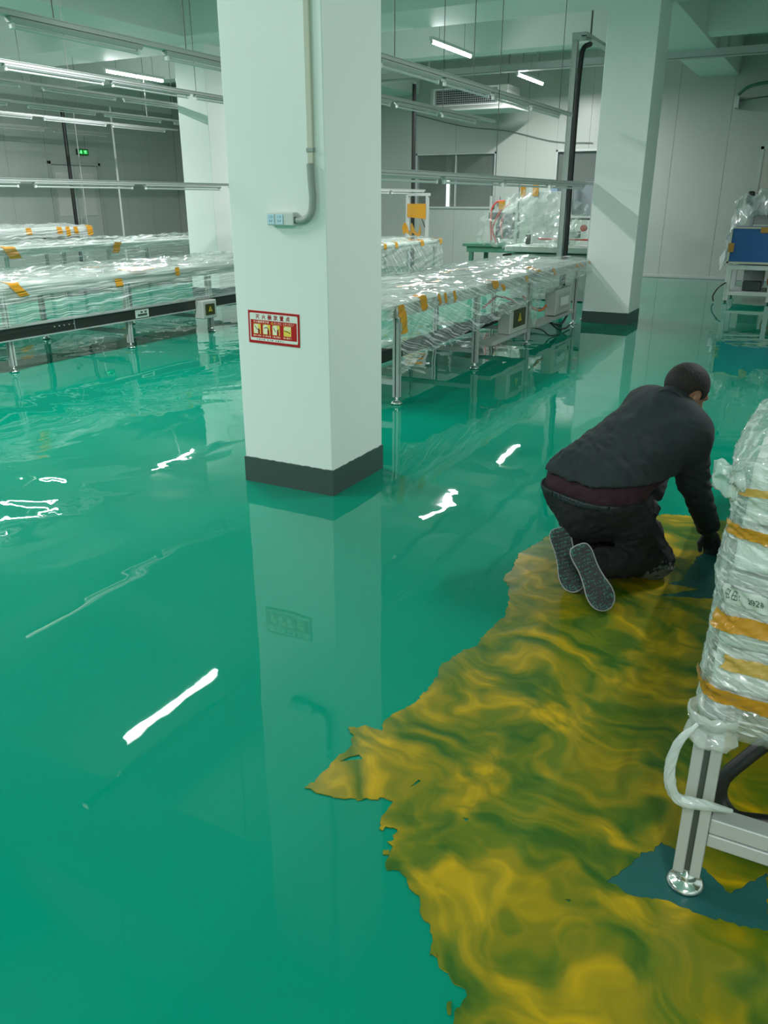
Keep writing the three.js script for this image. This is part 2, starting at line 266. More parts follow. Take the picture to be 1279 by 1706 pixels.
railRow(-6.6, 2.63, -4.6, -11.0, 1.14, [-5.96, -7.2, -8.44, -9.68], [-4.9, -6.1, -7.9], 'lamp rail over the front edge of the bench with the black beam', 'unlit batten over the front edge of the black beam bench', 'battens over the black beam bench');
railRow(-9.6, 2.93, -6.6, -14.2, 1.3, [-7.4, -9.05, -10.5, -12.0], [-8.1, -10.9], 'lamp rail running just behind the far white column', 'unlit batten on the rail just behind the far column', 'battens on the rail behind the far column');
railRow(-11.55, 2.93, -7.4, -15.2, 1.4, [-8.7, -10.46, -12.05, -13.8], [-8.6, -10.8, -12.4], 'middle lamp rail between far column and grey wall', 'unlit batten on the middle rail before the grey wall', 'battens on the middle rail before the grey wall');
railRow(-13.05, 2.93, -8.6, -14.9, 1.5, [-10.35, -12.1, -13.76], [-11.2, -13.9], 'lamp rail near the grey wall ending above the door', 'unlit batten on the rail ending above the door', 'battens on the rail ending above the door');
railRow(-15.1, 2.93, -9.4, -15.4, 1.5, [-10.6, -12.35, -14.1], [-11.5, -13.2], 'lowest looking lamp rail right beside the grey wall', 'unlit batten on the rail beside the grey wall', 'battens beside the grey wall');
railRow(-7.1, 1.70, -4.4, -11.6, 1.35, [-5.1, -6.62, -8.15, -9.7], [], 'low lamp rail crossing in front of the far column', 'unlit batten on the low rail before the far column', 'battens on the low rail before the far column');
railRow(-2.82, 1.705, -4.85, -10.75, 1.3, [-5.5, -6.9, -8.3, -9.72], [-7.4], 'low lamp rail above the wrapped bench beside the big column', 'unlit batten on the low rail above the wrapped bench', 'battens on the low rail above the wrapped bench');
railRow(-7.1, 1.69, -12.0, -14.9, 1.3, [-12.8, -14.2], [], 'short low lamp rail over the far small wrapped table', 'unlit batten on the short rail over the small table', 'battens on the short low rail');

// uprights that carry the rails
for (const [x, z, top, r, m, l] of [
  [-14.6, -13.2, 3.29, 0.038, M.black, 'black upright pole before the pale double door'], [-14.6, -14.55, 3.4, 0.024, M.white, 'slim white upright pipe before the grey wall'],
  [-14.6, -13.5, 3.2, 0.013, M.galv, 'thin grey rod beside the black pole at the door'], [-7.9, -16.04, 3.65, 0.04, M.black, 'black upright pole beside the small gate frame'],
  [-2.86, -11.03, 1.68, 0.02, M.alu, 'short metal upright at the end of the low rail']])
  { const o = thing('upright_pole', l, 'pole', [x, 0, z]); part('pole', [cy(r, r, top, 0, top / 2, 0, 14)], m, o); part('foot_plate', [cy(r * 2.2, r * 2.2, 0.012, 0, 0.006, 0, 14)], m, o); part('pole_cap', [cy(r * 1.15, r * 1.15, 0.03, 0, top, 0, 14)], M.galv, o); }
{
  const o = thing('cable_mast', 'tall mast of metal profile and black conduit beside the white column', 'mast', [-3.53, 0, -12.0]);
  part('profile', [bx(0.06, 3.5, 0.06, 0, 1.75, 0), bx(0.012, 3.5, 0.07, 0.03, 1.75, 0), bx(0.012, 3.5, 0.07, -0.03, 1.75, 0)], M.alu, o);
  part('black_conduit', [tube([V(0.085, 0.1, 0.01), V(0.085, 1.2, 0.012), V(0.08, 2.4, 0.01), V(0.085, 3.1, 0.0), V(0.10, 3.38, -0.04), V(0.13, 3.46, -0.25)], 0.034, 50, 10)], M.black, o);
  part('arm', [bx(0.07, 0.05, 2.4, 0.14, 3.53, -1.1), bx(0.1, 0.012, 2.4, 0.14, 3.51, -1.1)], M.galv, o);
  part('bracket', [rb(0.2, 0.09, 0.12, 0.06, 3.52, 0, 0.01)], M.galv, o);
  part('hanger_rod', [cy(0.012, 0.012, CH - 3.55, 0.17, (CH + 3.55) / 2, -0.1, 8)], M.wire, o);
}
{ // cable tray
  const o = thing('cable_tray', 'grey metal cable tray crossing the room before the panel wall', 'cable tray', [0, 3.58, -15]);
  part('trough', [bb(-9.2, X1 - 0.02, 0, 0.11, 0.09, 0.095), bb(-9.2, X1 - 0.02, 0, 0.11, -0.095, -0.09), bb(-9.2, X1 - 0.02, 0, 0.005, -0.095, 0.095)], M.galv, o);
  for (const x of [-7.1, -5.05, -2.0]) part('hanger_rod', [cy(0.02, 0.02, CH - 3.62, x, (CH - 3.58 + 0.04) / 2, 0, 8)], M.galv, o);
  part('joint_plate', [bx(0.35, 0.1, 0.006, -5.3, 0.055, 0.1)], M.alu, o);
}
{ // air handling unit
  const o = thing('air_unit', 'grey ceiling air unit with dark grille above the wide window', 'air unit', [-7.0, 3.17, -17]);
  part('housing', [rb(1.66, 0.40, 0.7, 0, 0.24, 0, 0.015)], M.panel, o);
  part('drip_tray', [rb(1.85, 0.035, 0.95, 0.08, 0.015, 0.06, 0.01)], M.white, o);
  part('grille_recess', [rb(1.3, 0.27, 0.03, -0.05, 0.26, 0.345, 0.005)], M.black, o);
  const f = part('grille_frame', [bx(1.38, 0.03, 0.03, -0.05, 0.41, 0.36), bx(1.38, 0.03, 0.03, -0.05, 0.11, 0.36), bx(0.03, 0.3, 0.03, -0.74, 0.26, 0.36), bx(0.03, 0.3, 0.03, 0.64, 0.26, 0.36)], M.white, o);
  const sl = []; for (let i = 0; i < 7; i++) sl.push(bx(1.32, 0.008, 0.02, -0.05, 0.14 + i * 0.04, 0.365)); for (let i = 0; i < 32; i++) sl.push(bx(0.006, 0.27, 0.012, -0.69 + i * 0.041, 0.26, 0.362));
  part('grille_bars', sl, M.galv, o);
  part('side_valve', [rb(0.12, 0.16, 0.06, 0.78, 0.2, 0.36, 0.01)], M.white, o);
  for (const x of [-0.7, 0.7]) part('hanger_rod', [cy(0.01, 0.01, CH - 3.6, x, (CH - 3.17 + 0.43) / 2, 0, 8)], M.wire, o);
}
single('cable', [tube([V(-8.9, 3.3, -18.06), V(-7.68, 3.01, -18.06), V(-6.64, 2.88, -18.06), V(-5.6, 2.65, -18.06), V(-4.8, 2.6, -18.06)], 0.008, 60, 6)], M.wire, 'thin loose cable sagging across the wall above the windows', 'cable');
{
  const o = thing('hose_loop', 'looped hoses on a bracket high on the far wall', 'hose', [-2.1, 3.2, -17.9]);
  part('bracket', [rb(0.08, 0.2, 0.3, 0, 0, -0.04, 0.01), rod(V(0.05, 0.2, 0), V(0.05, CH - 3.2, 0), 0.006, 6)], M.galv, o);
  part('hose', [tube([V(0, 0.12, 0.05), V(0.15, 0.24, 0.05), V(0.45, 0.30, 0.05), V(0.9, 0.3, 0.05), V(1.6, 0.2, 0.05)], 0.028, 40, 8)], M.greenTable, o);
  part('thin_hose', [tube([V(0, 0.02, 0.06), V(0.5, 0.07, 0.06), V(1.6, 0.1, 0.06)], 0.012, 30, 6)], M.wire, o);
}
{
  const o = thing('exit_sign', 'small glowing green exit sign above the double door', 'sign', [X0 + 0.06, 2.55, -14.86], Math.PI / 2);
  const t = canvasTex(128, 64, (c) => { c.fillStyle = '#046a1c'; c.fillRect(0, 0, 128, 64); c.fillStyle = '#7dffa0'; c.fillRect(76, 12, 36, 8); c.fillRect(76, 26, 36, 6); c.fillRect(88, 10, 8, 30); c.fillRect(76, 44, 40, 6); c.beginPath(); c.arc(40, 14, 7, 0, 7); c.fill(); c.lineWidth = 7; c.strokeStyle = '#7dffa0'; c.beginPath(); c.moveTo(40, 22); c.lineTo(34, 38); c.lineTo(46, 46); c.lineTo(42, 58); c.moveTo(34, 38); c.lineTo(18, 50); c.moveTo(24, 30); c.lineTo(38, 26); c.lineTo(54, 34); c.stroke(); });
  part('sign_case', [rb(0.34, 0.13, 0.04, 0, 0, 0, 0.006)], M.black, o);
  part('sign_face', [new THREE.PlaneGeometry(0.30, 0.10).translate(0, 0, 0.0215)], new THREE.MeshPhysicalMaterial({ color: 0x0, emissive: 0xffffff, emissiveMap: t, emissiveIntensity: 1.6, roughness: 0.3 }), o);
  part('hanger', [cy(0.004, 0.004, 0.3, -0.1, 0.2, 0, 6), cy(0.004, 0.004, 0.3, 0.1, 0.2, 0, 6)], M.wire, o);
}

// ---------------------------------------------------------------- things on the big column
{ // fire notice, printed board: six characters drawn stroke by stroke
  const G = {
    mie: 'M15 18H85 M50 18V50 M50 50L18 90 M50 50L84 90 M28 38L20 60 M76 36L66 58', huo: 'M50 12V48L16 90 M50 48L86 90 M24 32L16 56 M78 30L66 54',
    qi: 'M16 12H42V36H16Z M58 12H84V36H58Z M10 50H90 M50 40V50L16 66 M50 50L86 66 M60 42L68 47 M16 66H42V90H16Z M58 66H84V90H58Z',
    fang: 'M26 8L30 18 M8 24H48 M24 24V50L10 90 M24 46H44L40 86L32 82 M64 10L52 44 M58 28H92 M80 28L50 90 M56 44L92 90',
    zhi: 'M16 10H84V30H16Z M38 10V30 M62 10V30 M14 42H86 M50 34V48 M26 48H74V84H26Z M26 60H74 M26 72H74 M12 90H88', dian: 'M50 8V36 M50 22H84 M24 36H76V60H24Z M16 72L10 90 M36 72L40 88 M58 72L64 88 M78 70L88 88',
    shi: 'M26 10L10 46 M20 36V90 M34 22H90 M40 36H86V56H40Z M62 10V56L34 90 M46 64L90 90', yong: 'M22 12H80V90 M22 12V60L12 90 M22 36H80 M22 60H80 M51 12V88', fa: 'M16 14L24 24 M10 38L20 46 M12 88L28 58 M58 10V44 M38 26H84 M32 44H90 M60 44L40 84H80 M72 64L86 88', fang2: 'M48 8L54 18 M10 26H90 M44 26L36 60L12 90 M42 48H76L68 88L56 82' };
  const glyph = (c, k, x, y, s, w, col) => { c.save(); c.translate(x, y); c.scale(s / 100, s / 100); c.strokeStyle = col; c.lineWidth = w; c.lineCap = 'square'; c.beginPath(); const T = G[k].match(/[MLHVZ][^MLHVZ]*/g); let px = 0, py = 0, sx = 0, sy = 0; for (const t of T) { const n = (t.slice(1).match(/[\d.]+/g) ?? []).map(Number); if (t[0] === 'M') { [px, py] = n; sx = px; sy = py; c.moveTo(px, py); } else if (t[0] === 'L') { [px, py] = n; c.lineTo(px, py); } else if (t[0] === 'H') { px = n[0]; c.lineTo(px, py); } else if (t[0] === 'V') { py = n[0]; c.lineTo(px, py); } else { c.lineTo(sx, sy); px = sx; py = sy; } } c.stroke(); c.restore(); };
  const tex = canvasTex(1024, 536, (c, W, H) => {
    c.fillStyle = '#b81820'; c.fillRect(0, 0, W, H); c.fillStyle = '#e9ece4'; c.beginPath(); c.roundRect(30, 34, W - 62, H - 76, 22); c.fill();
    ['mie', 'huo', 'qi', 'fang', 'zhi', 'dian'].forEach((k, i) => glyph(c, k, 148 + i * 122, 46, 88, 13, '#9c1b20'));
    c.fillStyle = '#bf1a1c'; c.fillRect(48, 146, W - 96, 300);
    ['mie', 'huo', 'qi', 'shi', 'yong', 'fang2', 'fa'].forEach((k, i) => glyph(c, k, 104 + i * 46, 156, 40, 12, '#fff4d8'));
    c.strokeStyle = '#f3c544'; c.lineWidth = 6; c.beginPath(); c.moveTo(462, 196); c.lineTo(486, 158); c.lineTo(510, 196); c.closePath(); c.moveTo(486, 172); c.lineTo(486, 188); c.stroke();
    for (let i = 0; i < 10; i++) glyph(c, ['qi', 'huo', 'zhi', 'fang', 'dian'][i % 5], 524 + i * 38 + (i > 3 ? 26 : 0), 160, 28, 10, '#f6d9c4');
    c.fillStyle = '#f0c9b0'; c.fillRect(528, 198, 150, 4); c.fillRect(700, 198, 200, 4);
    [100, 292, 486, 712].forEach((x, i) => {
      c.fillStyle = '#f2d45a'; c.fillRect(x, 212, 150, 166); c.fillStyle = i === 3 ? '#f4e9b0' : '#f6efd2'; c.fillRect(x + 8, 220, i === 3 ? 134 : 86, i === 3 ? 60 : 150);
      c.fillStyle = '#a3181a'; if (i < 3) { c.beginPath(); c.roundRect(x + 92, 300, 38, 78, 12); c.fill(); c.fillRect(x + 104, 280, 14, 26); }
      c.strokeStyle = '#20201c'; c.lineWidth = 12; c.lineCap = 'round'; c.beginPath(); if (i === 0) { c.moveTo(x + 30, 250); c.lineTo(x + 70, 300); c.lineTo(x + 122, 316); } else if (i === 1) { c.moveTo(x + 34, 280); c.quadraticCurveTo(x + 70, 240, x + 110, 286); } else if (i === 2) { c.moveTo(x + 28, 260); c.lineTo(x + 60, 320); c.moveTo(x + 96, 300); c.lineTo(x + 130, 280); } else { c.moveTo(x + 16, 290); c.lineTo(x + 70, 296); c.lineTo(x + 128, 322); } c.stroke();
      c.fillStyle = '#8a6a20'; c.fillRect(x + 6, 216, 16, 18);
      for (let k = 0; k < 5; k++) glyph(c, ['zhi', 'fang', 'huo', 'qi', 'dian'][(k + i) % 5], x - 6 + k * 34, 392, 30, 11, '#fff0d0');
    });
    for (let i = 0; i < 11; i++) glyph(c, ['huo', 'qi', 'dian', 'zhi', 'fang'][i % 5], 160 + i * 46 + (i > 3 ? 30 : 0) + (i > 6 ? 30 : 0), 458, 28, 10, '#33302c');
  });
  const o = thing('fire_notice', 'red and white fire extinguisher notice on the big column', 'sign', [-2.528, 0.873, -3.5045], 0);
  o.rotation.z = -0.018;
  part('board', [bx(0.324, 0.169, 0.003, 0, 0, 0)], std(lin(0.5, 0.02, 0.02), 0.35), o);
  part('printed_face', [new THREE.PlaneGeometry(0.322, 0.167).translate(0, 0, 0.0019)], new THREE.MeshPhysicalMaterial({ map: tex, roughness: 0.35 }), o);
}
{
  const o = thing('socket_box', 'white double socket box with blue faces on the big column', 'socket', [-2.44, 1.415, -3.506]);
  part('box', [rb(0.155, 0.062, 0.042, 0.01, 0, 0.021, 0.005)], M.white, o);
  const t = canvasTex(64, 64, (c) => { c.fillStyle = '#c3dfec'; c.fillRect(0, 0, 64, 64); c.fillStyle = '#7fb0cc'; c.fillRect(14, 10, 36, 14); c.strokeStyle = '#24566f'; c.lineWidth = 5; c.beginPath(); c.moveTo(18, 36); c.lineTo(26, 50); c.moveTo(46, 36); c.lineTo(38, 50); c.stroke(); c.fillStyle = '#dcecf4'; c.fillRect(18, 13, 8, 8); c.fillRect(30, 13, 8, 8); });
  for (const x of [-0.043, 0.008]) part('outlet', [bx(0.04, 0.046, 0.006, x, -0.002, 0.043)], new THREE.MeshPhysicalMaterial({ map: t, roughness: 0.4 }), o);
  part('side_gland', [rb(0.012, 0.03, 0.026, 0.09, -0.006, 0.02, 0.004)], M.dark, o);
}
{
  const o = thing('cable_conduit', 'grey cable conduit running down the big column to the socket', 'conduit', [-2.26, 0, -3.506]);
  part('trunking', [rb(0.032, CH - 1.66, 0.018, 0, (CH + 1.66) / 2 - 0.0, 0.009, 0.005)], M.cream, o);
  part('clip', [rb(0.04, 0.02, 0.022, 0, 1.72, 0.011, 0.004)], M.grey, o);
  part('flexible_elbow', [tube([V(0, 1.66, 0.02), V(0.004, 1.58, 0.02), V(0.008, 1.50, 0.02), V(-0.004, 1.44, 0.021), V(-0.04, 1.412, 0.021), V(-0.085, 1.408, 0.021)], 0.0165, 50, 12)], M.grey, o);
}

// ---------------------------------------------------------------- aluminium work benches
// slotted profile standing upright, a x b wide, h tall, base at y
function post(x, z, y, h, a = 0.05) { const s = a * 0.36; return [...[[-1, -1], [1, -1], [-1, 1], [1, 1]].map(([i, j]) => bx(a * 0.39, h, a * 0.39, x + i * a * 0.305, y + h / 2, z + j * a * 0.305)), bx(a * 0.62, h - 0.004, a * 0.62, x, y + h / 2, z)]; }
function footGeo(x, z) { return [new THREE.LatheGeometry([[0.0, 0.0], [0.045, 0.0], [0.045, 0.008], [0.032, 0.018], [0.018, 0.026], [0.012, 0.03], [0.012, 0.06], [0, 0.06]].map((p) => new THREE.Vector2(...p)), 18).translate(x, 0, z)]; }
function bench(label, x0, x1, z0, z1, top, legZ, mat = M.board) {
  const o = thing('work_bench', label, 'bench', [(x0 + x1) / 2, 0, (z0 + z1) / 2]), hx = (x1 - x0) / 2, hz = (z1 - z0) / 2, mz = (z0 + z1) / 2;
  part('bench_top', [rb(x1 - x0, 0.035, z1 - z0, 0, top - 0.0175, 0, 0.006)], mat, o);
  part('top_frame', [bx(0.04, 0.06, z1 - z0 - 0.04, hx - 0.03, top - 0.066, 0), bx(0.04, 0.06, z1 - z0 - 0.04, -hx + 0.03, top - 0.066, 0)], M.alu, o);
  for (const z of legZ) {
    for (const s of [1, -1]) { const l = part('leg', post(s * (hx - 0.03), z - mz, 0.055, top - 0.09, 0.05), M.alu, o); part('levelling_foot', footGeo(s * (hx - 0.03), z - mz), M.chrome, l); part('slot', [bx(0.036, top - 0.1, 0.010, s * (hx - 0.03), 0.055 + (top - 0.09) / 2, z - mz), bx(0.010, top - 0.102, 0.036, s * (hx - 0.03), 0.055 + (top - 0.09) / 2, z - mz)], M.aluDark, l); }
    part('cross_bar', [bx(x1 - x0 - 0.11, 0.04, 0.04, 0, 0.17, z - mz)], M.alu, o);
  }
  return o;
}
const benchA = bench('long wrapped work bench between big column and far column', -4.0, -2.83, -10.95, -5.42, 0.765, [-5.56, -7.18, -8.70, -10.55]);
const benchB = bench('long wrapped work bench with a black side beam', -7.95, -6.57, -11.8, -4.2, 0.765, [-5.0, -6.5, -7.86, -9.4, -11.2]);
const benchC = bench('wrapped bench in the row before the grey wall', -12.4, -11.2, -15.0, -8.4, 0.79, [-8.7, -10.8, -12.9, -14.8]);
const benchD = bench('tall wrapped bench standing beside the double door', -14.4, -13.2, -12.25, -7.6, 1.0, [-7.8, -10.0, -12.1], M.cartonPale);
const benchE = bench('small wrapped table with a gate frame beyond the bench', -7.7, -6.6, -14.55, -11.95, 0.8, [-12.2, -13.3, -14.4], M.carton);

// film over a bench: over the top with lumps and down the front as a creased skirt. skirt(z) = height of its lower edge
const crease = (a, b, f) => { const n = N2(a, b); return f * (1 - 2 * Math.abs(n)); };
function cover(label, x0, x1, z0, z1, top, skirt, o = {}) {
  const lump = o.lump ?? 0.03, seed = o.seed ?? 0, out = o.out ?? 0.03, xb = x0, xf = x1, drop = o.backDrop ?? 0.12;
  const t = thing('plastic_cover', label, 'plastic film', [xf, 0, (z0 + z1) / 2], 0, 'plastic film covers on the benches'), mz = (z0 + z1) / 2;
  const at = (z, s) => { // s in 0..3: back drop, top, front skirt
    const nz = z * 1.0 + seed * 17; let x, y;
    if (s < 0.4) { x = xb - 0.02; y = lerp(top - drop, top + 0.01, s / 0.4); } else if (s < 1.7) { const u = (s - 0.4) / 1.3; x = lerp(xb - 0.015, xf + 0.012, u); const e = Math.sin(Math.PI * clamp(u, 0, 1)) ** 0.5; y = top + 0.012 + lump * e * (0.55 + 0.45 * N2(nz * 0.8, x * 1.3)) + 0.45 * lump * e * N2(nz * 2.6, x * 3.1 + 4); } else { const u = (s - 1.7) / 1.3; x = xf + 0.012 + out * Math.sin(u * 1.9) * (0.7 + 0.3 * N2(nz * 0.9, 3)); y = lerp(top + 0.008, skirt(z), u); }
    const a = s > 1.7 ? (o.amp ?? 0.0055) * sstep(1.7, 1.95, s) : 0.004 * sstep(0.4, 0.5, s), dg = (o.slant ?? 0.5);
    const q = (s - 1.7) * 0.3 - nz * dg * 0.22, pl = nz + s * 0.3 * dg, w = s > 1.7 ? a * (1.3 * N2(pl * 0.9, q * 9) + 0.9 * crease(pl * 0.8 + 7, q * 26, 1) + 0.28 * crease(pl * 0.9, q * 62 + 3, 1) + 0.22 * N2(pl * 5, q * 120)) : a * (N2(nz * 4.2, x * 4) + 0.7 * crease(nz * 6.5 + x * 2, x * 7, 1) + 0.45 * crease(nz * 13, x * 16 - nz * 4, 1));
    return s > 1.7 ? [x + w, y, z] : [x, y + w * 1.4, z];
  };
  const nz_ = Math.round((z1 - z0) / 0.022);
  part('film', sheet(nz_, 150, (u, v) => { const z = lerp(z0, z1, u), p = at(z, v * 3); return [p[0] - xf, p[1], p[2] - mz]; }), o.mat ?? M.filmStreak, t);
  if (o.end) part('film_end', sheet(60, 50, (u, v) => { const x = lerp(xb, xf, u), y = lerp(top + 0.01, o.end, v); return [x - xf, y, z1 - mz + 0.012 * Math.sin(v * 2) + 0.008 * N2(x * 9 + seed, y * 14) + 0.012 * crease(x * 4 + y * 3, y * 5, 1)]; }), o.mat ?? M.filmStreak, t);
  // tape strips lying on the film: [z, width, s from, s to, slant]
  for (const [z, w, s0, s1, sl = 0, pale] of o.tapes ?? []) part('tape_strip', sheet(6, 26, (u, v) => { const s = lerp(s0, s1, v), zz = z + (u - 0.5) * w + sl * (v - 0.5), p = at(zz, s); const lift = 0.006; return s > 1.7 ? [p[0] + lift - xf, p[1], p[2] - mz] : [p[0] + (s > 1.5 ? lift : 0) - xf, p[1] + lift, p[2] - mz]; }), pale ? M.tapePale : M.tape, t);
  return t;
}
cover('clear film stretched over the bench between the columns', -4.03, -2.80, -10.95, -5.40, 0.775, (z) => clamp(lerp(0.33, 0.60, (-5.4 - z) / 4.6) - 0.05 * sstep(-5.9, -5.4, z) + 0.02 * N2(z * 3, 1), 0.2, 0.72), { seed: 1, mat: M.filmDiag, amp: 0.008, lump: 0.035, slant: 1.4, out: 0.06, end: 0.46, backDrop: 0.1,
  tapes: [[-5.47, 0.10, 1.72, 2.25], [-5.86, 0.12, 1.62, 1.98], [-6.15, 0.05, 1.7, 1.95], [-6.27, 0.05, 1.7, 1.95], [-6.46, 0.05, 1.7, 1.98], [-5.9, 0.03, 0.9, 1.1, 1.0], [-7.42, 0.16, 1.6, 1.92], [-7.6, 0.06, 1.85, 2.1], [-8.32, 0.1, 1.75, 2.0, 0, 1], [-8.8, 0.14, 1.5, 1.72, 0.1], [-9.25, 0.08, 1.7, 2.1], [-10.2, 0.09, 1.75, 2.05], [-10.35, 0.06, 1.75, 2.1], [-10.78, 0.12, 1.75, 2.05], [-6.6, 0.9, 1.28, 1.32], [-8.0, 0.7, 1.0, 1.03, 0.2, 1], [-9.3, 0.5, 1.1, 1.14]] });
cover('clear film stretched over the bench with the black beam', -7.98, -6.54, -11.8, -4.2, 0.775, (z) => 0.43 + 0.012 * N2(z * 4, 8), { seed: 2, lump: 0.05, slant: 0.25, out: 0.02,
  tapes: [[-5.12, 0.11, 1.6, 2.1, -0.12], [-6.35, 0.10, 1.85, 2.15], [-6.75, 0.34, 1.5, 1.68], [-6.6, 0.3, 1.2, 1.25], [-7.25, 0.07, 1.7, 2.0], [-8.6, 0.16, 1.65, 2.0]] });
cover('clear film over the bench in the row before the grey wall', -12.43, -11.17, -15.0, -8.4, 0.80, (z) => 0.42 + 0.03 * N2(z * 2, 5), { seed: 3, lump: 0.07, slant: 0.3, tapes: [[-8.75, 0.22, 1.6, 2.2, -0.1], [-10.9, 0.16, 1.7, 2.3, 0.1], [-13.6, 0.2, 1.6, 2.2]] });
cover('hazy film over the tall bench beside the double door', -14.43, -13.17, -12.28, -7.6, 1.01, (z) => 0.84 + 0.02 * N2(z * 3, 2), { seed: 4, lump: 0.06, mat: M.filmWhite, tapes: [[-9.98, 0.12, 1.6, 2.9], [-10.75, 0.12, 1.7, 2.6], [-11.45, 0.12, 1.7, 2.6], [-11.65, 0.1, 1.7, 2.9], [-11.85, 0.1, 1.7, 2.6], [-12.2, 0.14, 1.6, 2.9]] });
cover('clear film over the small table with the gate frame', -7.73, -6.57, -14.58, -11.95, 0.81, (z) => 0.32 + 0.03 * N2(z * 2, 5), { seed: 5, mat: M.filmDiag, lump: 0.06, slant: 0.8, tapes: [[-12.3, 0.1, 1.6, 1.9], [-12.7, 0.1, 1.6, 1.9], [-13.7, 0.14, 1.4, 1.9], [-14.5, 0.12, 1.5, 1.9]] });

// black conveyor beam along bench B
{
  const o = thing('conveyor_beam', 'long black conveyor beam slung under the film covered bench', 'conveyor', [-6.62, 0.285, -8]);
  part('beam_body', [rb(0.10, 0.11, 7.6, 0, 0.06, 0, 0.006)], M.blackBeam, o);
  part('edge_rail', [bx(0.115, 0.012, 7.6, 0, 0.006, 0), bx(0.115, 0.01, 7.6, 0, 0.121, 0)], M.alu, o);
  part('name_plate', [rb(0.008, 0.085, 0.2, 0.056, 0.062, 1.32, 0.003)], M.plate, o);
  part('plate_marks', [bx(0.004, 0.02, 0.14, 0.0605, 0.05, 1.32), bx(0.004, 0.015, 0.03, 0.0605, 0.08, 1.27), bx(0.004, 0.015, 0.03, 0.0605, 0.08, 1.33)], M.dark, o);
  for (let i = 0; i < 5; i++) part('button', [new THREE.CylinderGeometry(0.006, 0.006, 0.01, 8).rotateZ(Math.PI / 2).translate(0.053, 0.07, 2.5 - i * 0.06)], M.grey, o);
  part('panel_seam', [bx(0.104, 0.11, 0.006, 0, 0.06, 2.25)], M.grey, o);
}
function controlBox(label, x, y, z, L, h, glyphKind) {
  const o = thing('control_box', label, 'control box', [x, y, z]);
  part('case', [rb(0.14, h, L, 0, h / 2, 0, 0.012)], M.panel, o);
  part('window', [rb(0.01, h * 0.62, L * 0.68, 0.07, h * 0.5, 0, 0.004)], glyphKind ? M.grey : M.screen, o);
  if (glyphKind) for (const k of [-1, 0, 1]) part('breaker', [rb(0.02, h * 0.34, L * 0.13, 0.078, h * 0.5, k * L * 0.17, 0.003)], M.white, o);
  else { const s = new THREE.Shape([[0, h * 0.2], [h * 0.17, -h * 0.1], [-h * 0.17, -h * 0.1]].map((p) => new THREE.Vector2(...p))); part('warning_triangle', [new THREE.ExtrudeGeometry(s, { depth: 0.004, bevelEnabled: false }).rotateY(Math.PI / 2).translate(0.074, h * 0.48, 0)], M.yellowMark, o); part('warning_mark', [bx(0.006, h * 0.1, h * 0.03, 0.077, h * 0.5, 0)], M.dark, o); }
  return o;
}
controlBox('control box with yellow triangle under the black beam bench', -6.53, 0.185, -7.69, 0.25, 0.21);
controlBox('control box with yellow triangle under the bench by the column', -2.92, 0.19, -8.38, 0.56, 0.30);
controlBox('open breaker box with white switches under the bench', -2.92, 0.20, -10.02, 0.66, 0.30, true);
for (const [z0, z1, l] of [[-8.66, -7.6, 'aluminium shelf bar carrying the yellow triangle box under the bench'], [-10.5, -9.0, 'aluminium shelf bar carrying the breaker box under the bench']]) single('shelf_bar', [bb(-2.99, -2.85, 0.15, 0.19, z0, z1)], M.alu, l, 'shelf bar');
single('conveyor_beam', [rbb(-3.3, -3.2, 0.22, 0.32, -8.9, -5.7)], M.blackBeam, 'black beam under the wrapped bench beside the big column', 'conveyor');
{ // cables under bench A
  const c = (pts, r, m, l) => single('cable', [tube(pts.map((p) => V(...p)), r, 40, 7)], m, l, 'cable');
  c([[-3.0, 0.50, -7.7], [-2.98, 0.58, -8.0], [-2.98, 0.55, -8.25], [-2.95, 0.50, -8.45]], 0.012, M.redHose, 'red cable looping above the yellow triangle box');
  c([[-3.0, 0.5, -8.9], [-2.95, 0.36, -9.1], [-2.93, 0.3, -9.35], [-2.96, 0.32, -9.65]], 0.014, M.orangeCable, 'orange cable hanging beside the breaker box');
  c([[-2.95, 0.14, -9.1], [-2.85, 0.10, -9.2], [-2.8, 0.02, -9.35], [-2.75, 0.012, -9.6]], 0.009, M.dark, 'dark lead spilling onto the floor under the bench');
  c([[-2.90, 0.135, -9.6], [-2.87, 0.09, -9.8], [-2.88, 0.06, -10.1], [-2.90, 0.13, -10.4]], 0.014, M.black, 'black cable bundle drooping below the breaker box');
  c([[-2.83, 0.14, -9.5], [-2.82, 0.05, -9.72], [-2.80, 0.02, -10.0], [-2.82, 0.03, -10.25]], 0.011, M.black, 'thin black lead below the breaker box');
}
{ // film gathered round a leg of bench A
  const t = thing('film_rag', 'bunched clear film hanging down a leg of the bench', 'plastic film', [-2.8, 0, -8.72]);
  part('film', sheet(24, 40, (u, v) => { const a = (u - 0.5) * 4, y = lerp(0.62, 0.2, v), w = lerp(0.16, 0.045, Math.pow(v, 0.6)); return [Math.cos(a) * w * 0.5 + 0.02 * N2(u * 5, v * 4), y, Math.sin(a) * w + 0.05 * v + 0.02 * N2(u * 6, v * 3)]; }), M.film, t);
}
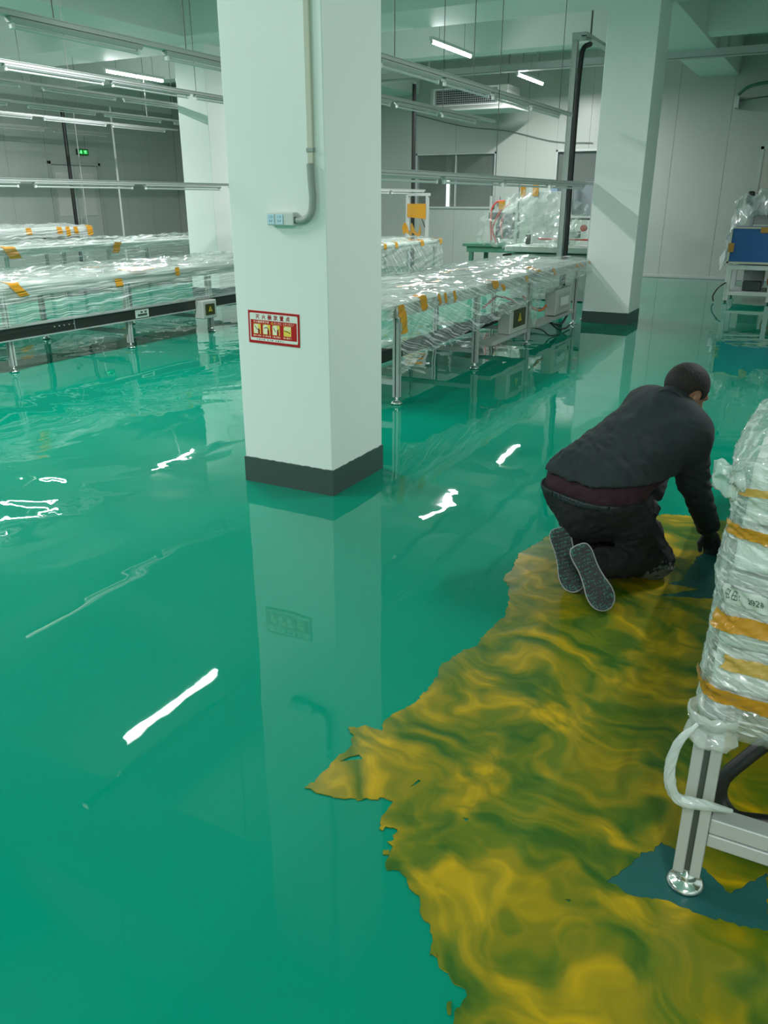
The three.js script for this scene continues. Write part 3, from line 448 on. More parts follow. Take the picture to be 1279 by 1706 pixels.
{ // gate frame on the far small table with its orange paper
  const o = thing('gate_frame', 'small aluminium gate frame standing on the far wrapped table', 'frame', [-6.9, 0.875, -14.2]);
  for (const x of [-0.2, 0.2]) part('upright', [bx(0.05, 0.70, 0.05, x, 0.35, 0), bx(0.02, 0.70, 0.054, x, 0.35, 0)], M.alu, o);
  part('top_bar', [bx(0.5, 0.05, 0.05, 0, 0.722, 0)], M.alu, o);
  const p = thing('orange_card', 'orange card hung on the small gate frame', 'card', [-6.9, 1.32, -14.165]);
  part('card', sheet(10, 6, (u, v) => [lerp(-0.19, 0.19, u), lerp(0.12, -0.11 - 0.03 * u, v), 0.012 * Math.sin(u * 3)]), M.tape, p);
  part('cord', [tube([V(0.1, -0.12, 0), V(0.14, -0.2, 0), V(0.17, -0.28, 0)], 0.008, 12, 6)], M.black, p);
  const q = thing('tape_wad', 'crumpled orange tape at the foot of the gate frame', 'tape', [-6.9, 0.91, -14.02]);
  part('tape', sheet(24, 10, (u, v) => [lerp(-0.17, 0.17, u), 0.06 * Math.sin(u * 14) * (0.5 + v) + v * 0.12, 0.05 * Math.cos(u * 11) + 0.05 * v]), M.tape, q);
}

// ---------------------------------------------------------------- machines at the far end of the bench row
function crumple(o, name, nu, nv, f, amp, freq, mat = M.film, seed = 0) {
  return part(name, sheet(nu, nv, (u, v) => { const p = f(u, v), a = p[0] * freq + seed, b = p[1] * freq, c = p[2] * freq; return [p[0] + amp * N3(a, b, c), p[1] + amp * N3(a + 19, b, c) + amp * 0.6 * (1 - 2 * Math.abs(N3(a * 1.7, b * 1.7 + 5, c))), p[2] + amp * N3(a, b + 31, c) + amp * 0.6 * (1 - 2 * Math.abs(N3(a * 2.1, b, c + 11)))]; }), mat, o);
}
{
  const t = thing('green_table', 'dark green work table carrying the hose machine', 'table', [-5.3, 0, -15.1]);
  part('table_top', [rb(1.75, 0.05, 0.9, 0, 0.725, 0, 0.006)], M.greenTable, t);
  part('apron', [bx(1.6, 0.10, 0.04, 0, 0.65, 0.4)], M.greenTable, t);
  for (const x of [-0.72, 0.72]) for (const z of [-0.38, 0.38]) part('leg', [bx(0.07, 0.7, 0.07, x, 0.35, z)], M.greenTable, t);
  part('drawer_box', [rb(0.7, 0.3, 0.5, 0.2, 0.42, 0, 0.01)], M.dark, t);
  const m = thing('assembly_machine', 'machine with red hoses and grey posts on the green table', 'machine', [-5.35, 0.75, -15.0]);
  for (const x of [-0.42, -0.28, 0.08]) part('post', [bx(0.05, x > 0 ? 1.05 : 0.82, 0.05, x, (x > 0 ? 1.05 : 0.82) / 2, 0)], M.alu, m);
  part('dark_head', [rb(0.5, 0.12, 0.3, -0.2, 0.48, -0.1, 0.01)], M.dark, m);
  part('motor_block', [rb(0.28, 0.34, 0.3, -0.08, 0.25, -0.12, 0.02)], M.dark, m);
  part('valve_block', [rb(0.12, 0.2, 0.1, -0.22, 0.2, 0.05, 0.01)], M.black, m);
  part('cross_rail', [bx(0.75, 0.04, 0.04, 0.4, 0.36, 0)], M.alu, m);
  const hose = (p) => part('red_hose', [tube(p.map((q) => V(...q)), 0.016, 40, 7)], M.redHose, m);
  hose([[-0.36, 0.05, 0.08], [-0.38, 0.4, 0.1], [-0.36, 0.62, 0.1], [-0.28, 0.72, 0.08], [-0.14, 0.74, 0.05]]);
  hose([[-0.26, 0.02, 0.1], [-0.33, 0.25, 0.12], [-0.26, 0.45, 0.12], [-0.18, 0.58, 0.1], [-0.04, 0.7, 0.05]]);
  hose([[-0.14, 0.1, 0.1], [-0.17, 0.35, 0.12], [-0.12, 0.5, 0.1]]);
  part('yellow_tape', [rb(0.12, 0.14, 0.02, -0.17, 0.66, 0.12, 0.006)], M.tape, m);
  part('tape_flag', [rb(0.1, 0.22, 0.012, 0.19, 0.9, 0.03, 0.004)], M.tape, m);
  const f = thing('plastic_drape', 'loose clear plastic draped over the hose machine', 'plastic film', [-5.1, 0.75, -14.85]);
  crumple(f, 'film', 40, 30, (u, v) => [lerp(-0.75, 0.55, u) - 0.15 * v, lerp(0.98, -0.02, v) - 0.45 * (1 - u) * (1 - v), 0.05 + 0.15 * Math.sin(u * 5) * v], 0.045, 5, M.filmClear, 3);
}
{
  const m = thing('test_station', 'grey test station under clear plastic behind the far column', 'machine', [-4.0, 0, -13.3]);
  part('base_cabinet', [rb(1.3, 0.70, 0.7, 0.05, 0.36, 0, 0.01)], M.grey, m);
  part('base_board', [rb(1.4, 0.10, 0.85, 0.02, 0.78, 0.05, 0.02)], M.panel, m);
  part('screen_panel', [rb(0.52, 0.78, 0.03, -0.14, 1.24, -0.02, 0.006)], std(lin(0.38, 0.43, 0.41), 0.3), m);
  part('blue_panel', [rb(0.12, 0.3, 0.03, -0.1, 1.55, -0.08, 0.006)], std(lin(0.25, 0.36, 0.45), 0.4), m);
  part('side_panel', [rb(0.36, 0.5, 0.03, 0.36, 1.52, -0.2, 0.006)], std(lin(0.28, 0.32, 0.34), 0.4), m);
  for (const x of [-0.44, 0.18, 0.6]) part('post', [bx(0.045, 0.95, 0.045, x, 1.28, -0.1)], M.alu, m);
  part('red_bar', [rb(0.95, 0.025, 0.03, 0.28, 0.93, 0.3, 0.005)], M.redHose, m);
  part('rack_bar', [rb(0.34, 0.025, 0.2, 0.45, 1.23, 0.15, 0.005)], M.dark, m);
  part('switch_box', [rb(0.2, 0.1, 0.12, 0.34, 1.0, 0.2, 0.01)], M.grey, m);
  part('emergency_button', [new THREE.CylinderGeometry(0.05, 0.05, 0.05, 16).rotateX(Math.PI / 2).translate(0.52, 1.1, 0.3)], M.redHose, m);
  part('black_clamp', [rb(0.07, 0.16, 0.08, -0.36, 0.92, 0.28, 0.02)], M.black, m);
  part('tape_strip', [rb(0.1, 0.2, 0.01, -0.38, 1.66, 0.0, 0.003)], M.tape, m);
  const f = thing('plastic_drape', 'crinkled clear plastic hanging over the grey test station', 'plastic film', [-4.0, 0.8, -13.0]);
  crumple(f, 'film', 50, 44, (u, v) => [lerp(-0.72, 0.62, u), lerp(0.86 - 0.3 * Math.abs(u - 0.35), 0.02, v), 0.12 + 0.25 * v + 0.08 * Math.sin(u * 9)], 0.05, 4.5, M.filmClear, 8);
  const k = thing('plastic_drape', 'peaked fold of clear plastic at the right of the test station', 'plastic film', [-3.55, 0.84, -12.55]);
  crumple(k, 'film', 30, 30, (u, v) => [lerp(-0.35, 0.12, u), lerp(0.45 * u, 0.0, v) + 0.02, 0.1 * Math.sin(u * 4) + 0.2 * v], 0.03, 6, M.film, 15);
}
{ // blue machine by the right edge
  const o = thing('blue_machine', 'blue cabinet on a chipped white stand by the wall', 'machine', [-0.8, 0, -14.5]);
  for (const x of [-0.62, 0.0, 0.62]) for (const z of [-0.38, 0.42]) { const l = part('stand_leg', [rb(0.075, 0.55, 0.075, x, 0.30, z, 0.006)], M.white, o); part('castor', [new THREE.CylinderGeometry(0.035, 0.035, 0.03, 14).rotateZ(Math.PI / 2).translate(x, 0.035, z)], M.dark, l); }
  for (const z of [0.43, -0.38]) part('upper_rail', [rb(1.31, 0.07, 0.06, 0, 0.53, z, 0.006)], M.white, o);
  for (const z of [0.43, -0.38]) part('lower_rail', [rb(1.31, 0.06, 0.06, 0, 0.14, z, 0.006)], M.white, o);
  part('shelf', [bx(1.2, 0.02, 0.76, 0, 0.165, 0.02)], M.grey, o);
  part('cabinet', [rb(1.34, 0.52, 0.9, 0, 0.85, 0.02, 0.01)], M.blue, o);
  part('cabinet_trim', [bx(1.36, 0.03, 0.02, 0, 0.60, 0.472), bx(1.36, 0.025, 0.02, 0, 1.11, 0.472), bx(0.03, 0.53, 0.02, -0.665, 0.855, 0.472), bx(0.03, 0.53, 0.02, 0.665, 0.855, 0.472)], M.cream, o);
  part('tall_panel', [rb(1.1, 1.1, 0.06, 0.1, 1.7, -0.1, 0.008)], std(lin(0.46, 0.44, 0.40), 0.5), o);
  part('panel_frame', [bx(0.05, 1.15, 0.08, -0.46, 1.69, -0.1), bx(1.16, 0.05, 0.08, 0.1, 2.25, -0.1)], M.alu, o);
  part('gauge', [rb(0.10, 0.2, 0.08, -0.5, 1.53, 0.1, 0.03)], M.black, o);
  part('gauge_arm', [bx(0.3, 0.02, 0.04, -0.4, 1.46, 0.1), bx(0.03, 0.2, 0.04, -0.36, 1.38, 0.1)], M.dark, o);
  part('black_case', [rb(0.26, 0.14, 0.22, -0.28, 0.25, 0.25, 0.01)], M.dark, o);
  part('orange_coil', [new THREE.TorusGeometry(0.12, 0.035, 8, 20).translate(0.08, 0.36, 0.2), new THREE.TorusGeometry(0.12, 0.035, 8, 20).translate(0.08, 0.34, 0.28), new THREE.TorusGeometry(0.11, 0.03, 8, 20).translate(0.1, 0.3, 0.12)], M.orangeCable, o);
  part('grey_box', [rb(0.3, 0.3, 0.3, -0.3, 0.36, -0.15, 0.01)], M.grey, o);
  part('tape_patch', [rb(0.08, 0.13, 0.006, -0.64, 0.82, 0.486, 0.002), rb(0.12, 0.08, 0.006, -0.2, 1.08, 0.486, 0.002)], M.tape, o);
  part('black_lead', [tube([V(-0.64, 0.3, 0.47), V(-0.74, 0.22, 0.5), V(-0.8, 0.08, 0.52), V(-0.78, 0.02, 0.55)], 0.012, 24, 6)], M.black, o);
  const f = thing('plastic_drape', 'crumpled clear plastic heaped on top of the blue cabinet', 'plastic film', [-0.8, 1.12, -14.3]);
  crumple(f, 'film', 60, 50, (u, v) => { const x = lerp(-0.9, 0.6, u), z = lerp(-0.2, 0.42, v), e = Math.max(0, -0.62 - x); return [x + e * 0.5, 0.16 + 0.36 * Math.sin(u * 3) * Math.sin(v * 2.6) - e * 2.6 - Math.max(0, v - 0.85) * 1.2, z]; }, 0.06, 4, M.filmWhite, 21);
  crumple(f, 'hanging_tail', 16, 24, (u, v) => [lerp(-0.12, 0.14, u) + 0.1 * v, lerp(0.06, -0.18, v), 0.34], 0.03, 8, M.filmWhite, 25);
}

// ---------------------------------------------------------------- the near bench at the right edge with its wrapped stack
{
  const lx = -0.062, o = thing('work_bench', 'near aluminium bench under the wrapped stack beside the yellow coating', 'bench', [lx, 0, -1.614]), W = 0.8;
  const leg = (x, z) => { const l = part('leg', [...[[-1, -1], [1, -1], [-1, 1], [1, 1]].map(([a, b]) => rb(0.0235, 0.384, 0.0235, x + a * 0.018, 0.247, z + b * 0.018, 0.003)), bx(0.04, 0.38, 0.04, x, 0.247, z)], M.alu, o); part('slot', [bx(0.0425, 0.374, 0.011, x, 0.247, z), bx(0.011, 0.372, 0.0425, x, 0.247, z)], M.aluDark, l); part('levelling_foot', [new THREE.LatheGeometry([[0, 0], [0.04, 0], [0.042, 0.008], [0.036, 0.016], [0.024, 0.021], [0.022, 0.03], [0.024, 0.042], [0.012, 0.045], [0.012, 0.055], [0, 0.055]].map((p) => new THREE.Vector2(...p)), 28).translate(x, 0.002, z)], M.chrome, l); };
  for (const z of [0, -1.6, -3.2]) { leg(0, z); leg(W, z); part('cross_bar', [rb(W - 0.06, 0.04, 0.05, W / 2, 0.205, z, 0.004), rb(W - 0.06, 0.034, 0.05, W / 2, 0.165, z, 0.004)], M.alu, o); }
  part('side_bar', [rb(0.045, 0.06, 3.14, 0, 0.47, -1.6, 0.004), rb(0.045, 0.06, 3.14, W, 0.47, -1.6, 0.004)], M.alu, o);
  part('bench_top', [rb(W + 0.02, 0.03, 3.18, W / 2, 0.515, -1.6, 0.006)], M.board, o);
}
// text on the carton strip
const stripTex = canvasTex(288, 100, (c, w, h) => { c.scale(288 / 440, 1); c.fillStyle = '#b9c4ba'; c.fillRect(0, 0, 600, h); c.fillStyle = '#4e5c55'; c.font = 'bold 58px sans-serif'; c.lineWidth = 6; c.strokeStyle = '#4e5c55'; for (const x of [36, 108]) { c.strokeRect(x, 26, 46, 46); c.beginPath(); c.moveTo(x - 4, 50); c.lineTo(x + 52, 50); c.moveTo(x + 23, 18); c.lineTo(x + 23, 80); c.stroke(); } c.fillText(':', 172, 68); c.fillText('292#', 256, 70); });
function wrapped(label, x0, x1, z0, z1, y0, y1, layers, tapes, seed) {
  const cx = (x0 + x1) / 2, cz = (z0 + z1) / 2, hx = (x1 - x0) / 2, hz = (z1 - z0) / 2;
  const o = thing('wrapped_stack', label, 'wrapped goods', [cx, 0, cz], 0, 'film wrapped stacks on the near bench');
  for (const [a, b, m, inset = 0.02] of layers) part('carton', [rb(2 * hx - inset * 2, b - a - 0.004, 2 * hz - inset * 2, 0, (a + b) / 2, 0, 0.01)], m, o);
  // a point of the wrap: u round the stack from its far left corner, h = height
  const skin = (u, h, off = 0) => { const s = u * 4, k = Math.floor(s) % 4, t = s - Math.floor(s), c = [[-1, -1], [-1, 1], [1, 1], [1, -1]], a = c[k], b = c[(k + 1) % 4]; let x = lerp(a[0], b[0], t), z = lerp(a[1], b[1], t);
    const bulge = 0.008 * Math.sin(Math.PI * t) + 0.008 * N2(h * 9 + seed, u * 3) + 0.0032 * (1 - 2 * Math.abs(N2(h * 34 + x * 5.0 + seed, u * 16 + h * 4))) + 0.0028 * (1 - 2 * Math.abs(N2(h * 95 + x * 14, u * 22 + seed))) + 0.0015 * N2(h * 150 + x * 20, u * 90);
    const L = Math.pow(Math.pow(Math.abs(x), 14) + Math.pow(Math.abs(z), 14), 1 / 14); return [x / L * (hx + bulge + off), h, z / L * (hz + bulge + off)]; };
  part('film', sheet(420, 170, (u, v) => { if (v < 0.75) return skin(u, lerp(y0, y1, v / 0.75)); const q = (v - 0.75) / 0.25, p = skin(u, y1); return [p[0] * (1 - q), y1 + 0.012 * Math.sin(q * 3) + 0.016 * N2(p[0] * (1 - q) * 6 + seed, p[2] * (1 - q) * 6) + 0.006 * (1 - 2 * Math.abs(N2(p[0] * (1 - q) * 17, p[2] * (1 - q) * 13))), p[2] * (1 - q)]; }), M.filmStack, o);
  for (const [a, b, u0, u1, pale, tilt = 0] of tapes) part('tape_strip', sheet(120, 6, (u, v) => { const uu = lerp(u0, u1, u); return skin(uu, lerp(b, a, v) + tilt * (u - 0.5) + 0.003 * N2(u * 12, a * 9), 0.006); }), pale ? M.tapePale : M.tape, o);
  return { o, skin };
}
{
  const { o, skin } = wrapped('nearest film wrapped carton stack with a number strip', -0.100, 0.72, -2.32, -1.60, 0.455, 1.02,
    [[0.53, 0.63, M.carton], [0.635, 0.735, M.carton], [0.74, 0.80, M.grey], [0.805, 0.90, M.cartonPale, 0.025], [0.905, 1.03, M.cartonPale, 0.03]],
    [[0.508, 0.545, 0.22, 0.5, 0, -0.02], [0.692, 0.728, 0.24, 0.5, 0, 0.02], [0.60, 0.632, 0.26, 0.5, 1, 0.01], [0.878, 0.903, 0.23, 0.5, 0, -0.012], [0.978, 0.993, 0.24, 0.5, 1, 0]], 3);
  part('number_strip', sheet(30, 4, (u, v) => skin(lerp(0.2535, 0.2845, u), lerp(0.750, 0.786, v) - 0.010 * u, 0.004)), new THREE.MeshPhysicalMaterial({ map: stripTex, roughness: 0.5, side: THREE.DoubleSide }), o);
  crumple(o, 'film_knot', 26, 18, (u, v) => { const a = u * 6.28, r = 0.035 * Math.sin(v * 3.0 + 0.14); return [-0.405 + Math.cos(a) * r - 0.02 * v, 1.0 + (v - 0.5) * 0.05 + Math.sin(a) * r, 0.37 + Math.sin(a + 1) * r * 0.6]; }, 0.012, 28, M.filmWhite, 2);
  crumple(o, 'film_skirt', 40, 12, (u, v) => [lerp(-0.41, 0.3, u), lerp(0.47, 0.43 + 0.02 * u, v), 0.368 - 0.015 * v], 0.008, 18, M.film, 6);
  crumple(o, 'film_sleeve', 24, 20, (u, v) => { const a = u * 6.283, r = 0.05 + 0.006 * Math.sin(v * 9); return [-0.372 + Math.cos(a) * r, lerp(0.49, 0.415, v), 0.346 + Math.sin(a) * r * 0.98]; }, 0.004, 40, M.filmWhite, 7);
}
wrapped('second film wrapped stack behind the nearest one', -0.05, 0.70, -3.25, -2.40, 0.455, 0.85, [[0.53, 0.72, M.carton], [0.73, 0.83, M.cartonPale]], [[0.78, 0.80, 0.2, 0.55, 1]], 12);
wrapped('farthest film wrapped stack at the end of the near bench', -0.05, 0.70, -4.85, -3.35, 0.455, 0.80, [[0.53, 0.68, M.carton], [0.69, 0.78, M.cartonPale]], [[0.72, 0.74, 0.2, 0.5, 1]], 17);
{
  const t = thing('film_rope', 'twisted rope of stretch film hanging round the near bench leg', 'plastic film', [-0.1, 0, -1.56]);
  const cv = new THREE.CatmullRomCurve3([V(0.012, 0.475, 0.0), V(-0.012, 0.445, 0.02), V(-0.024, 0.405, 0.026), V(-0.026, 0.36, 0.03), V(-0.016, 0.318, 0.03), V(0.0, 0.294, 0.025), V(0.03, 0.290, 0.02), V(0.062, 0.286, 0.008), V(0.105, 0.262, -0.03)]);
  part('film', sheet(120, 40, (u, v) => { const p = cv.getPoint(u), a = v * 6.2832 + u * 5, s = Math.sin(Math.PI * clamp(u, 0.02, 0.98)) ** 0.35, r = s * (0.0105 + 0.004 * sstep(0.55, 0.75, u) + 0.0022 * (1 - 2 * Math.abs(N2(v * 6, u * 3))) + 0.0012 * N2(v * 14, u * 8)); const tg = cv.getTangent(u), nn = V(0, 0, 1).cross(tg).normalize(), bb_ = tg.clone().cross(nn); return [p.x + r * (Math.cos(a) * nn.x + 0.8 * Math.sin(a) * bb_.x), p.y + r * (Math.cos(a) * nn.y + 0.8 * Math.sin(a) * bb_.y), p.z + r * (Math.cos(a) * nn.z + 0.8 * Math.sin(a) * bb_.z)]; }), std(lin(0.72, 0.78, 0.75), 0.25, 0, { transmission: 0.4, side: THREE.DoubleSide }), t);
  single('black_hose', [tube([V(0.12, 0.42, -1.78), V(0.053, 0.347, -1.76), V(0.014, 0.292, -1.75), V(-0.024, 0.225, -1.74), V(-0.022, 0.18, -1.73), V(0.012, 0.150, -1.72), V(0.085, 0.146, -1.74), V(0.2, 0.15, -1.76)], 0.017, 60, 12)], M.black, 'thick black hose bending under the near bench', 'hose');
}

// ---------------------------------------------------------------- yellow coating not yet covered with teal
{
  const edge = [[[-0.35,-4.09],[-0.43,-4.1],[-0.54,-4.07],[-0.66,-3.92],[-0.81,-3.8],[-0.93,-3.69],[-0.98,-3.54],[-0.99,-3.46],[-1.02,-3.32],[-1.04,-3.23],[-1.01,-3.1],[-1.01,-2.96],[-0.96,-2.9],[-0.94,-2.84],[-0.91,-2.74],[-0.89,-2.65],[-0.9,-2.55],[-0.91,-2.48],[-0.9,-2.4],[-0.93,-2.34],[-0.95,-2.25],[-0.96,-2.2],[-0.94,-2.14],[-0.94,-2.07],[-0.94,-2.0],[-0.96,-1.92],[-0.98,-1.86],[-0.98,-1.83],[-0.97,-1.8],[-0.98,-1.79],[-1.02,-1.79],[-1.04,-1.77],[-1.06,-1.76],[-1.03,-1.73],[-1.01,-1.68],[-1.02,-1.61],[-1.02,-1.54],[-1.02,-1.5],[-1.03,-1.47],[-0.99,-1.47],[-0.94,-1.48],[-0.88,-1.5],[-0.82,-1.54],[-0.8,-1.54],[-0.79,-1.51],[-0.79,-1.45],[-0.78,-1.43],[-0.77,-1.43],[-0.77,-1.45],[-0.74,-1.45],[-0.73,-1.42],[-0.74,-1.4],[-0.72,-1.39],[-0.71,-1.36],[-0.71,-1.35],[-0.7,-1.32],[-0.68,-1.33],[-0.66,-1.33],[-0.65,-1.32],[-0.63,-1.3],[-0.6,-1.29],[-0.57,-1.25],[-0.54,-1.22],[-0.52,-1.19],[-0.51,-1.16],[-0.49,-1.16],[-0.5,-1.17],[-0.48,-1.14],[-0.45,-1.13],[-0.43,-1.12],[-0.41,-1.12],[-0.4,-1.08],[-0.41,-1.06],[-0.4,-1.03]]];
  const P1 = [[-0.228,-1.532],[-0.196,-1.59],[-0.172,-1.664],[-0.144,-1.687],[-0.137,-1.723],[-0.077,-1.71],[-0.017,-1.675],[0.036,-1.633],[0.108,-1.742],[0.122,-1.563],[0.051,-1.546],[-0.011,-1.535],[-0.077,-1.543],[-0.153,-1.522]], P2 = [[-0.395,-3.238],[-0.33,-3.312],[-0.337,-3.388],[-0.32,-3.575],[-0.291,-3.704],[-0.101,-3.925],[-0.045,-3.259],[-0.249,-3.162],[-0.403,-3.11],[-0.332,-3.178],[-0.261,-3.253]], S = [[[-1.006,-1.609],[-0.994,-1.64],[-0.972,-1.664],[-0.952,-1.65],[-0.978,-1.63]],[[-0.781,-1.609],[-0.771,-1.648],[-0.763,-1.646],[-0.772,-1.619]],[[-0.607,-1.567],[-0.593,-1.574],[-0.592,-1.562]],[[-0.298,-1.437],[-0.285,-1.441],[-0.285,-1.432]]];
  const ragged = (pts, a = 0.006, close = false) => { const out = []; for (let i = 0; i < pts.length - (close ? 0 : 1); i++) { const p = pts[i], q = pts[(i + 1) % pts.length], n = Math.max(1, Math.round(Math.hypot(q[0] - p[0], q[1] - p[1]) / 0.012)); for (let k = 0; k < n; k++) { const x = lerp(p[0], q[0], k / n), z = lerp(p[1], q[1], k / n); out.push([x + a * N2(x * 30, z * 30) + a * 0.6 * N2(x * 90, z * 90 + 5), z + a * N2(x * 30 + 40, z * 30) + a * 0.6 * N2(x * 90 + 9, z * 90)]); } } if (!close) out.push(pts[pts.length - 1]); return out; };
  const v2 = (pts) => pts.map(([x, z]) => new THREE.Vector2(x, -z));
  const main = [...ragged(edge[0]), [-0.30, -0.5], [1.3, -0.5], [1.3, -4.0], [0.3, -4.2]];
  const shape = new THREE.Shape(v2(main));
  for (const h of [P1, P2, ...S]) shape.holes.push(new THREE.Path(v2(ragged(h, h.length > 8 ? 0.005 : 0.002, true))));
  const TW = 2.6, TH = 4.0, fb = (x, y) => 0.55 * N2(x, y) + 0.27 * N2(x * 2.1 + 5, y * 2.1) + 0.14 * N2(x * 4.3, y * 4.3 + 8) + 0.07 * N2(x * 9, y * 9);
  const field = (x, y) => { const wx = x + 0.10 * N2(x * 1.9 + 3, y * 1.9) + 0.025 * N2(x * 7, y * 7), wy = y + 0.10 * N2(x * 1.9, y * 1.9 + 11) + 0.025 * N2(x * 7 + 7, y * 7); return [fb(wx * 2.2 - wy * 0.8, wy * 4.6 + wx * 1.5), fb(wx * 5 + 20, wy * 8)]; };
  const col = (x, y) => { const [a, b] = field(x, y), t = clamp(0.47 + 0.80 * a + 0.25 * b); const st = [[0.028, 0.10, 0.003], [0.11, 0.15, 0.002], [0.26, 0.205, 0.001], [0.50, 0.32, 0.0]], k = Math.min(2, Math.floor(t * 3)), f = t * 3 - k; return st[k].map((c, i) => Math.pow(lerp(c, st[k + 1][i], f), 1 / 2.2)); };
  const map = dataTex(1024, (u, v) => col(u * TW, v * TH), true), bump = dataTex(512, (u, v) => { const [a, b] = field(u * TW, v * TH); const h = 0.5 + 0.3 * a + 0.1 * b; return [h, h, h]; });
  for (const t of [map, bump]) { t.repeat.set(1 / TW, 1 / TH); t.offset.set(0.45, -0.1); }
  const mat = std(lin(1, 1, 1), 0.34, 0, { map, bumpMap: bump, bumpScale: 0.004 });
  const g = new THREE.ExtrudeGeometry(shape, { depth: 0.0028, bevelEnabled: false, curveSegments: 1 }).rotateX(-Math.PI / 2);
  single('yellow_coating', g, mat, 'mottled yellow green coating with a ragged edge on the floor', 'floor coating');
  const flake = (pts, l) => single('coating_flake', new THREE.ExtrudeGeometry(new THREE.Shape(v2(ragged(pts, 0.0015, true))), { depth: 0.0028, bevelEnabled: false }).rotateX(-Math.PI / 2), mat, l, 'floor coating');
  const bare = std(lin(0.018, 0.105, 0.095), 0.3);
  const patch = (pts, l) => single('bare_patch', new THREE.ExtrudeGeometry(new THREE.Shape(v2(ragged(pts, 0.005, true))), { depth: 0.0016, bevelEnabled: false }).rotateX(-Math.PI / 2), bare, l, 'floor patch');
  patch(P1, 'dull blue green bare patch under the near bench foot');
  patch(P2, 'dull green bare patch beside the gloved hand');
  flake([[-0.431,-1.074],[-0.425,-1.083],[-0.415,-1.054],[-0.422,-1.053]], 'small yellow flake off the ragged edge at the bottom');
  flake([[-0.735, -1.372], [-0.722, -1.38], [-0.715, -1.366], [-0.73, -1.36]], 'tiny yellow flake beside the torn notch of the edge');
}

